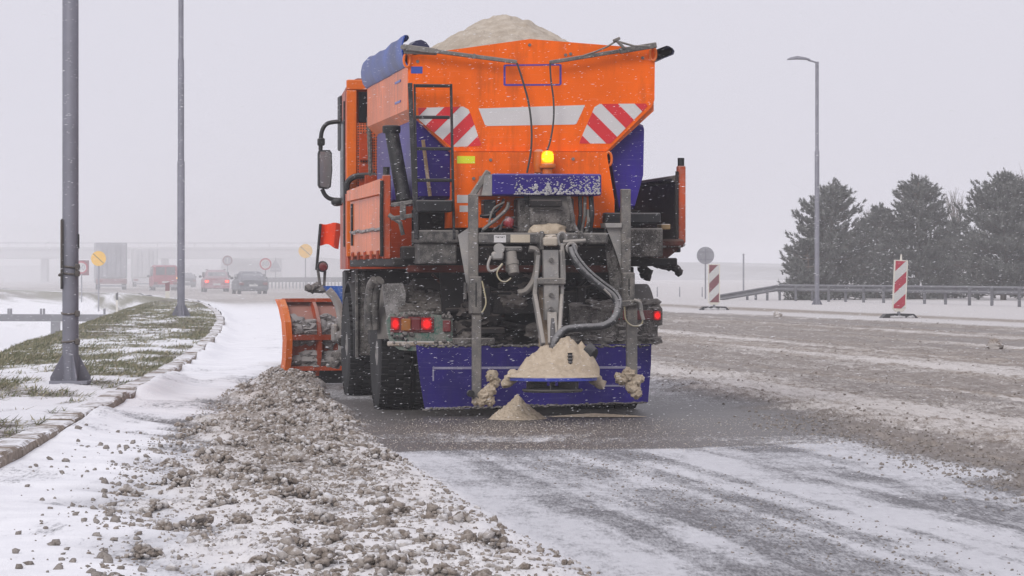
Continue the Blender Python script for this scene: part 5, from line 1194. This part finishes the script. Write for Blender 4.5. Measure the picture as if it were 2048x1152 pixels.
# ------------------------------------------------------------------ guard rails
mRail = paint('weathered_guard_rail', (.13, .13, .145), .6, .25, .2, (.34, .34, .36), .4, 4, .001, .12)
def rail_beam(m, A, B, h=.31):
    A = Vector(A); B = Vector(B); d = (B - A).normalized(); n = Vector((-d.y, d.x, 0)); n = n if n.y < 0 else -n
    pr = [(0, -.5), (.07, -.42), (.08, -.27), (.0, -.10), (.0, .10), (.08, .27), (.07, .42), (0, .5)]
    ring_ = lambda p: [p + n * a + Vector((0, 0, b * h)) for a, b in pr] + [p + n * (a - .015) + Vector((0, 0, b * h)) for a, b in pr[::-1]]
    m.loft([ring_(A), ring_(B)])
g = empty('guard_rail', (0, 0, 0)); tag(g, 'steel guard rail with ramped end in front of the pine trees', 'guard rail')
pts = [GP(1440, 600), GP(1560, 601), GP(1800, 606.5), GP(2045, 613.5), GP(2300, 623)]; zz = [.12, .62, .62, .62, .62]
for i in range(4):
    n_ = (1, 2, 2, 2)[i]
    for k in range(n_):
        f = lambda q: Vector((pts[i][0] + (pts[i + 1][0] - pts[i][0]) * q, pts[i][1] + (pts[i + 1][1] - pts[i][1]) * q, zz[i] + (zz[i + 1] - zz[i]) * q))
        m = MB(); rail_beam(m, f(k / n_), f((k + 1) / n_ - .004)); m.build('beam', mRail, g)
for px, py in ((1495, 600), (1512, 600), (1535, 601), (1560, 601), (1592, 602), (1625, 602), (1658, 603.5), (1692, 604), (1728, 605), (1768, 606), (1808, 607), (1850, 608), (1892, 609), (1940, 611), (1985, 612), (2040, 614)):
    X, Y = GP(px, py); X0_, Y0_ = X, Y + .12; top = .62 + .08 if px >= 1560 else .12 + (px - 1440) / 120 * .5
    MB().box(X - .06, X + .06, Y0_, Y0_ + .1, -.05, top, .008).build('post', mRail, g)
g = empty('guard_rail', (0, 0, 0)); tag(g, 'grey rail beam on a broad post down the left bank', 'guard rail'); Y = 160; s = F / Y
a = ((-60 - 1024) / s, Y, CH + (HZ - 635) / s); b = ((245 - 1024) / s, Y + 2, CH + (HZ - 637) / s); MB().bar(a, b, .10, .34, .03).build('beam', mRail, g)
for px in (17, 22, 82, 88, 209): 
    X = (px - 1024) / s; MB().box(X - .05, X + .05, Y - .05, Y + .05, CH + (HZ - 628.5) / s, CH + (HZ - 617) / s, .01).build('stud', mRail, g)
for px in (111, -50): X = (px - 1024) / s; MB().box(X - .22, X + .22, Y - .04, Y + .10, -2.4, CH + (HZ - 642.6) / s, .02).build('post', mRail, g)
g = empty('bridge_railing', (0, 0, 0)); tag(g, 'long grey railing with close uprights behind the dark saloon', 'railing'); Y = 300; s = F / Y
MB().bar(((526 - 1024) / s, Y, .80), ((760 - 1024) / s, Y, .84), .12, .42, .02).build('beam', mRail, g)
for k in range(34): X = (530 + 7 * k - 1024) / s; MB().box(X - .06, X + .06, Y - .05, Y + .05, -.02, .592, .01).build('upright', mRail, g)
for k in range(3): X = (1315 + 45 * k - 1024) / 36; g = empty('thin_post', (X, 192, 0)); tag(g, ('short dark stake nearest the lorry on the far snow', 'short dark stake midway between the lorry and the round sign', 'short dark stake close to the round sign back')[k], 'stake'); MB().tube([(0, 0, -.05), (0, 0, .55)], [.04, .03], 6).build('shaft', mSignGrey, g)

# ------------------------------------------------------------------ overpass
mConc = grains('overpass_concrete', (.42, .42, .44), (.50, .50, .52), .6, .02)
g = empty('overpass', (0, 560, 0)); tag(g, 'long concrete road overpass fading into the snowfall', 'bridge'); s = F / 560
zt_ = CH + (HZ - 499) / s; zb_ = CH + (HZ - 517) / s
MB().box(-150, -33, -5, 5, zb_, zt_, .05).build('deck', mConc, g); MB().box(-150, -33, -5.3, -4.9, zt_ + .01, zt_ + .35, .03).build('edge_beam', mConc, g)
m = MB(); m.box(-150, -31, -5.12, -5.02, zt_ + .95, zt_ + 1.08, .01); m.build('handrail', mRail, g)
for k in range(40): X = -150 + k * 3; MB().box(X - .05, X + .05, -5.12, -5.02, zt_ + .35, zt_ + .95, .01).build('rail_post', mRail, g)
for px in (-30, 90, 215, 330, 450, 560): X = (px - 1024) / s; MB().box(X - .5, X + .5, -1.5, 1.5, -2.8, zb_ - .005, .08).build('pier', mConc, g)
MB().box(-37, -32.5, -5, 5, -2.5, zb_ - .01, .05).build('abutment', mConc, g)

# ------------------------------------------------------------------ vehicles ahead
mCarRed = paint('red_car_paint', (.26, .035, .05), .4, 0, .55, (.40, .34, .37), .5, 3, 0, .1); mCarDark = paint('dark_blue_car_paint', (.035, .04, .05), .4, .1, .40, (.24, .24, .27), .5, 3, 0, .1)
mVanRed = paint('dark_red_van_paint', (.30, .015, .035), .4, 0, .35, (.38, .22, .26), .5, 3, 0, .1); mCarGlass = paint('car_glass', (.06, .07, .08), .1, 0, .3, (.40, .41, .42), .3, 4)
mTrailer = paint('grey_tarpaulin_trailer', (.30, .30, .33), .5, 0, .25, (.40, .40, .42), .3, 1.2, 0, .1); mTrailerW = paint('white_box_body', (.50, .50, .52), .5, 0, .2, (.5, .5, .5), .3, 1.2, 0, .08)
mCarLamp = emis('red_car_lamp_lit', (1, .06, .03), (.5, .02, .02), 9.0)
def rrect(y, hw, z0, z1, r_=.12, tw=1.0):
    return [(-hw, y, z0 + r_), (-hw + r_, y, z0), (hw - r_, y, z0), (hw, y, z0 + r_), (hw * tw, y, z1 - r_), (hw * tw - r_, y, z1), (-hw * tw + r_, y, z1), (-hw * tw, y, z1 - r_)]
def car(px, Y, rz, lab, body, lower, upper, W, lit, kind, z0=0.0):
    """lower / upper: (y, z0, z1) stations of the body and of the glasshouse; y = 0 at the tail"""
    g = empty('car' if kind != 'van' else 'van', ((px - 1024) * Y / F, Y, z0), rz); tag(g, lab, kind if kind == 'van' else 'car', 'traffic ahead of the lorry')
    hw = W / 2
    MB().loft([rrect(y, hw * k, a, b, .10) for y, k, a, b in lower]).build('body', body, g, True)
    MB().loft([rrect(y, hw * k, a, b, .09, tw) for y, k, a, b, tw in upper]).build('cabin', body, g, True)
    y, k, a, b, tw = upper[0]; y1, k1, a1, b1, tw1 = upper[1]
    ww = hw * .76
    z_0 = a + .10; z_1 = b1 - .12; f = lambda z: y + (y1 - y) * min(1, max(0, (z - b) / max(b1 - b, .01))) - .012
    if kind == 'van':
        for sx in (-1, 1): MB().box(sx * .06, sx * ww, y - .02, y + .01, z_0 + .12, z_1, .03).build('rear_window', mCarGlass, g)
        MB().box(-.006, .006, y - .022, y - .002, .5, z_1 + .08, .002).build('door_gap', mSignText, g)
    else:
        MB().loft([[(-ww, f(z_0), z_0), (ww, f(z_0), z_0), (ww, f(z_0) + .03, z_0), (-ww, f(z_0) + .03, z_0)], [(-ww * .86, f(z_1), z_1), (ww * .86, f(z_1), z_1), (ww * .86, f(z_1) + .03, z_1), (-ww * .86, f(z_1) + .03, z_1)]]).build('rear_window', mCarGlass, g)
    ya, yb = upper[1][0] + .15, upper[-2][0] - .1
    for sx in (-1, 1):
        MB().prismx([(ya, a + .12), (yb, a + .12), (yb - .2, b1 - .12), (ya + .1, b1 - .12)], sx * hw * .90, sx * (hw * .985)).build('side_window', mCarGlass, g)
        MB().box(sx * (hw + .02), sx * (hw + .22), yb - .15, yb + .02, a + .05, a + .22, .04).build('mirror', mSignText, g)
        zl = lower[0][3] - (.22 if kind != 'van' else .55)
        MB().box(sx * hw * .62, sx * hw * .95, -.03, .08, zl - .09, zl + .09, .03).build('tail_lamp', mCarLamp if lit else mRedDim, g)
    MB().box(-.26, .26, -.025, .02, .52 if kind != 'van' else .62, .64 if kind != 'van' else .74, .006).build('number_plate', mSignWhite, g)
    MB().box(-hw * .97, hw * .97, -.07, .06, .28, .50, .04).build('bumper', body if kind != 'van' else mSignGrey, g)
    wy = (lower[0][0] + .75, lower[-1][0] - .8)
    for y_ in wy:
        for sx in (-1, 1):
            wl = empty('wheel', (sx * (hw - .13), y_, .32)); wl.parent = g
            MB().lathe([(.2, -.1), (.30, -.1), (.32, -.07), (.32, .07), (.30, .1), (.2, .1)], (0, 0, 0), 'x', 20).build('tyre', mTyre, wl, True); MB().lathe([(.2, -.105), (.06, -.07), (.06, .07), (.2, .105)], (0, 0, 0), 'x', 16).build('rim', mRim, wl, True)
    return g
sal_l = [(0, .92, .36, .90), (.12, .99, .26, 1.0), (1.3, 1, .22, .98), (3.4, 1, .22, .95), (4.2, .96, .26, .82), (4.45, .86, .36, .70)]
sal_u = [(.35, .93, .90, 1.02, .92), (1.1, .93, .90, 1.40, .76), (2.2, .93, .90, 1.44, .76), (2.7, .93, .90, 1.38, .78), (3.4, .9, .88, .98, .9)]
car(507, 212, math.radians(11), 'dark grey saloon car with raised boot following the traffic', mCarDark, sal_l, sal_u, 1.86, False, 'saloon')
hat_l = [(0, .92, .40, 1.0), (.10, .99, .30, 1.08), (1.3, 1, .26, 1.04), (2.9, 1, .26, 1.0), (3.7, .96, .3, .88), (3.95, .86, .4, .75)]
hat_u = [(.06, .93, .98, 1.10, .92), (.40, .93, .98, 1.54, .78), (1.5, .93, .98, 1.58, .78), (2.3, .93, .98, 1.50, .8), (2.9, .9, .95, 1.05, .9)]
gc = car(434, 238, math.radians(9), 'red hatchback car with both tail lights glowing', mCarRed, hat_l, hat_u, 1.78, True, 'car')
for sx in (-1, 1): MB().box(sx * .62 - .02, sx * .62 + .02, .6, 2.2, 1.57, 1.62, .01).build('roof_bar', mSignText, gc)
van_l = [(0, .95, .40, 1.15), (.08, 1, .32, 1.2), (1.8, 1, .30, 1.18), (3.9, 1, .30, 1.15), (4.6, .96, .34, 1.02), (4.8, .86, .42, .9)]
van_u = [(.02, .97, 1.0, 1.88, .93), (.12, .99, 1.0, 1.95, .93), (2.0, .99, 1.0, 1.98, .93), (3.2, .97, 1.0, 1.90, .92), (4.0, .93, 1.0, 1.2, .92)]
gv = car(331, 262, math.radians(10), 'dark red panel van with two rear windows beside the slim lamp post', mVanRed, van_l, van_u, 1.92, False, 'van')
MB().lathe([(.06, -.03), (.06, .02)], (.86, -.04, .98), 'y', 12).build('indicator_lit', emis('amber_indicator_lit', (1, .5, .12), (.6, .3, .05), 5.0), gv)
car(374, 330, math.radians(10), 'pale grey car barely visible beyond the slim lamp post', mCarDark, sal_l, sal_u, 1.8, False, 'saloon')
def lorry(px, Y, rz, W, H, L, mat, lab, skirt):
    g = empty('box_lorry', ((px - 1024) * Y / F, Y, -.1), rz); tag(g, lab, 'lorry', 'traffic ahead of the lorry'); hw = W / 2
    MB().box(-hw, hw, 0, L, 1.05, H, .05).build('box_body', mat, g)
    for sx in (-1, 1):
        MB().box(sx * .02, sx * (hw - .08), -.03, -.002, 1.15, H - .12, .01).build('rear_door', mat, g)
        for x_ in (.35, .75): MB().tube([(sx * x_, -.05, 1.2), (sx * x_, -.05, H - .3)], .025, 6).build('locking_rod', mPole, g)
        MB().box(sx * (hw - .55), sx * (hw - .06), -.06, .05, .72, .92, .02).build('tail_lamp', mRedDim, g)
        for y_ in (1.2, 2.4):
            MB().lathe([(.28, -.16), (.48, -.16), (.51, -.12), (.51, .12), (.48, .16), (.28, .16)], (sx * (hw - .2), y_, .51), 'x', 20).build('wheel', mTyre, g, True)
    MB().box(-hw, hw, -.04, .12, .60, 1.03, .02).build('rear_skirt', skirt, g); MB().box(-hw + .1, hw - .1, .0, .1, .38, .52, .02).build('underrun_bar', mSignGrey, g)
    MB().box(-hw * .3, hw * .3, .3, L - .3, .8, 1.04, .02).build('frame', mUnder, g)
    MB().box(-hw * .95, hw * .95, L + .3, L + 2.2, .6, min(3.2, H - .3), .12).build('cab', mat, g)
mSkirt = paint('reddish_skirt', (.24, .12, .13), .5, 0, .3)
lorry(223, 278, math.radians(8), 2.5, 3.95, 7.5, mTrailer, 'grey box trailer with a reddish tail skirt at far left of traffic', mSkirt)
lorry(291, 345, math.radians(8), 2.5, 4.0, 7.0, mTrailerW, 'pale lorry almost lost in the snowfall ahead of the red van', mTrailerW)

# ------------------------------------------------------------------ trees
mNeedle = None
t = NT('pine_needles'); ge = t.n('ShaderNodeNewGeometry'); ri = ge.outputs['Random Per Island']; po = ge.outputs['Position']; n1 = t.noise(po, 1.1, 3)
c = t.mix(ri, (.050, .060, .048), (.15, .155, .145)); c = t.mix(t.math('MULTIPLY', t.ramp(n1, .5, .75), .35), c, (.19, .17, .155))
sx = t.n('ShaderNodeSeparateXYZ'); t.l(ge.outputs['Normal'], sx.inputs[0])
t.set(**{'Base Color': c, 'Roughness': .8}); mNeedle = t.m
mBark = grains('bark', (.09, .07, .06), (.16, .13, .11), 12, .02); mTwig = grains('bare_twigs', (.13, .115, .105), (.20, .18, .165), 6, .01)
def pine(px, Y, H, R, seed, lab, lean=0.0, nt_=1500, low=.06):
    rg = np.random.default_rng(seed); g = empty('pine_tree', ((px - 1024) * Y / F, Y, -.3)); tag(g, lab, 'pine tree', 'pines behind the guard rail')
    MB().tube([(lean * k / 6 + .05 * math.sin(k * 1.7 + seed), .04 * math.cos(k * 2.1), H * .96 * k / 6) for k in range(7)], [.16 * H / 6.5 * (1 - .13 * k) for k in range(7)], 8).build('trunk', mBark, g, True)
    bm_ = MB(); C = []; D = []
    nl = int(H * 3.6)
    for i in range(nl):
        h = low + (1 - low) * (i + rg.random()) / nl
        prof_ = R * (1.0 - .25 * abs(h - .3) / .3 if h < .3 else (1 - ((h - .3) / .74) ** 2.6)) * (.86 + .28 * rg.random())
        prof_ = max(prof_, .25)
        for b in range(rg.integers(7, 10)):
            q = rg.random() * 6.283; L = prof_ * (.78 + .30 * rg.random()); z0 = h * H * .93; up = .12 + .75 * h + .15 * rg.normal()
            p0 = np.array([lean * h, 0, z0]); d = np.array([math.cos(q), math.sin(q), 0])
            pts_ = [p0 + d * L * f + np.array([0, 0, L * (up * f * f * .55 + (.05 - .18 * (1 - h)) * f)]) for f in (0, .35, .7, 1)]
            bm_.tube([tuple(p) for p in pts_], [.035, .026, .017, .008], 5)
            nb = max(7, int(L * 11))
            for k in range(nb):
                f = .22 + .80 * (k + rg.random()) / nb; j = min(int(f * 3), 2); ff = f * 3 - j; p = pts_[j] * (1 - ff) + pts_[min(j + 1, 3)] * ff
                lat = np.array([-d[1], d[0], 0]) * rg.normal() * .30 * L * f * (1.1 - f * .5)
                C.append(p + lat + np.array([0, 0, .10 * rg.normal() + .05])); D.append(d * (.55 + .3 * rg.random()) + np.array([0, 0, .75]) + lat * .4 + rg.normal(size=3) * .2)
    for k in range(10): C.append(np.array([lean + .12 * rg.normal(), .12 * rg.normal(), H * (.90 + .10 * k / 10)])); D.append(np.array([.2 * rg.normal(), .2 * rg.normal(), 1]))
    C = np.array(C); D = np.array(D); D /= np.linalg.norm(D, axis=1)[:, None]; N = len(C); K = 19
    # each tuft is a brush: needles leave a short shoot all along it
    a = rg.random((N, K)) * 6.283; f = rg.random((N, K)); ref = np.where(np.abs(D[:, 2:3]) < .9, [[0, 0, 1.0]], [[1.0, 0, 0]]); U = np.cross(D, ref); U /= np.linalg.norm(U, axis=1)[:, None]; W_ = np.cross(D, U)
    sh = .18 + .14 * rg.random((N, 1)); root = C[:, None, :] + D[:, None, :] * (f * sh)[..., None]
    rad = U[:, None, :] * np.cos(a)[..., None] + W_[:, None, :] * np.sin(a)[..., None]; nl_ = .13 + .07 * rg.random((N, K))
    tip = root + (rad * .72 + D[:, None, :] * .72) * nl_[..., None]; sd_ = np.cross(rad, D[:, None, :]) * .030
    Vv = np.stack([root - sd_, root + sd_, tip], 2).reshape(-1, 3)
    bm_.build('limbs', mBark, g)
    link('crown', mesh_np('crown', Vv, np.arange(len(Vv)).reshape(-1, 3)), mNeedle, g)
    return N
pine(1658, 170, 6.05, 2.05, 1, 'broad rounded pine behind the right lamp post, leftmost of the row', .15)
pine(1757, 180, 5.05, 1.5, 2, 'short pine in the gap between the two tallest rounded pines')
pine(1836, 174, 6.45, 2.0, 3, 'tall pine behind the spiked beacon with a flat bushy top')
pine(2008, 168, 6.45, 2.5, 4, 'wide pine at the right edge with upright shoots on top', .1)
pine(1912, 182, 4.4, 1.8, 5, 'low bushy pine filling the space under the bare tree')
pine(2085, 180, 6.6, 2.2, 6, 'pine cut off by the right edge of the view')
pine(1615, 168, 3.1, 1.35, 7, 'small spreading pine at the left foot of the row')
def bare(px, Y, H, seed, lab, spread=.5):
    rr_ = random.Random(seed); g = empty('bare_tree', ((px - 1024) * Y / F, Y, -.3)); tag(g, lab, 'bare tree', 'leafless trees among the pines')
    tw = MB(); tk = MB()
    def grow(p, d, L, r_, lv):
        q = p + d * L * .5 + Vector((rr_.uniform(-.05, .05), rr_.uniform(-.05, .05), 0)) * L; e = q + (d + Vector((0, 0, .12))).normalized() * L * .5
        (tk if lv == 0 else tw).tube([p, q, e], [r_, r_ * .85, r_ * .7], 6 if lv < 2 else 4, True)
        if lv >= 5: return
        for k in range(3 if lv < 4 else 2):
            ax = Vector((rr_.uniform(-1, 1), rr_.uniform(-1, 1), rr_.uniform(-.2, .3))); nd = (d + ax * spread * (.6 + .12 * lv)).normalized(); nd.z = abs(nd.z) + .25; nd.normalize()
            grow(p.lerp(e, rr_.uniform(.55, 1.0)) if k else e, nd, L * rr_.uniform(.62, .80), r_ * .60, lv + 1)
    grow(Vector((0, 0, 0)), Vector((0, 0, 1)), H * .30, .11, 0)
    tk.build('trunk', mBark, g); tw.build('branches', mTwig, g)
bare(1922, 192, 7.6, 3, 'leafless tree with fan of upright branches between two pines'); bare(2040, 215, 9.0, 5, 'tall leafless tree rising above the pine at the right edge'); bare(1752, 215, 6.8, 8, 'faint leafless treetop behind the short pine')

# ------------------------------------------------------------------ falling snow: loose clumped flakes hanging in the air
rg = np.random.default_rng(99); parts = []
for (N, y0, y1, lo, hi) in ((17000, 15, 30, .0008, .0022), (9000, 29, 70, .0015, .0036), (5000, 70, 170, .004, .008)):
    Y = y0 + (y1 - y0) * rg.random(N); X = (rg.random(N) - .5) * Y * .32; Z = CH + (rg.random(N) * 1200 - 610) / F * Y; k = Z > .03
    Y, X, Z = Y[k], X[k], Z[k]; n_ = len(Y); R = lo + (hi - lo) * rg.random(n_) ** 2
    Vt = np.array([[1, 0, 0], [-1, 0, 0], [0, 1, 0], [0, -1, 0], [0, 0, 1], [0, 0, -1]], float); Ft = np.array([[0, 2, 4], [2, 1, 4], [1, 3, 4], [3, 0, 4], [2, 0, 5], [1, 2, 5], [3, 1, 5], [0, 3, 5]])
    W = Vt[None] * (1 + .35 * rg.normal(size=(n_, 6, 1))) * np.stack([3.0 + 2.5 * rg.random(n_), np.ones(n_), .45 + .25 * rg.random(n_)], -1)[:, None, :]
    ti = rg.normal(.10, .10, n_); W[..., 2] += W[..., 0] * ti[:, None]
    W = W * R[:, None, None] + np.stack([X, Y, Z], -1)[:, None, :]
    parts.append((W.reshape(-1, 3), (Ft[None] + (np.arange(n_) * 6)[:, None, None]).reshape(-1, 3)))
Vw, Fw = join(parts)
t = NT('airborne_snow'); co = t.n('ShaderNodeNewGeometry').outputs['Position']; t.set(**{'Base Color': t.mix(t.noise(co, 50, 2), (.84, .84, .87), (.92, .92, .94)), 'Roughness': .9, 'Specular IOR Level': .1})
o = link('falling_snow', mesh_np('falling_snow', Vw, Fw, True), t.m); tag(o, 'wind-blown snowflakes in the air', 'snowfall', kind='stuff')

# ------------------------------------------------------------------ haze of fine snow in the air
hz_ = MB(); hz_.add([(-1400, -80, -4.2), (1400, -80, -4.2), (1400, 1600, -4.2), (-1400, 1600, -4.2), (-1400, -80, 14), (1400, -80, 14), (1400, 1600, 14), (-1400, 1600, 14)], [(0, 3, 2, 1), (4, 5, 6, 7), (0, 1, 5, 4), (1, 2, 6, 5), (2, 3, 7, 6), (3, 0, 4, 7)])
mh = bpy.data.materials.new('snow_haze'); mh.use_nodes = True; nt = mh.node_tree; nt.nodes.remove(nt.nodes['Principled BSDF'])
pv = nt.nodes.new('ShaderNodeVolumePrincipled'); pv.inputs['Color'].default_value = (.97, .97, .985, 1); pv.inputs['Density'].default_value = HAZE; pv.inputs['Anisotropy'].default_value = 0.0
nt.links.new(pv.outputs[0], nt.nodes['Material Output'].inputs['Volume'])
dm = mh.copy(); dm.name = 'drifting_snow'; dm.node_tree.nodes['Principled Volume'].inputs['Density'].default_value = .0022
db = MB(); db.add([(-900, 100, -3.4), (.5, 100, -3.4), (.5, 1450, -3.4), (-900, 1450, -3.4), (-900, 100, 7.0), (.5, 100, 7.0), (.5, 1450, 7.0), (-900, 1450, 7.0)], [(0, 3, 2, 1), (4, 5, 6, 7), (0, 1, 5, 4), (1, 2, 6, 5), (2, 3, 7, 6), (3, 0, 4, 7)])
do = db.build('blowing_snow', dm); tag(do, 'low drift of snow blowing over the distant road', 'snow drift', kind='stuff')
ho = hz_.build('haze', mh); tag(ho, 'haze of fine blowing snow filling the air', 'haze', kind='stuff'); ho['kind'] = 'stuff'
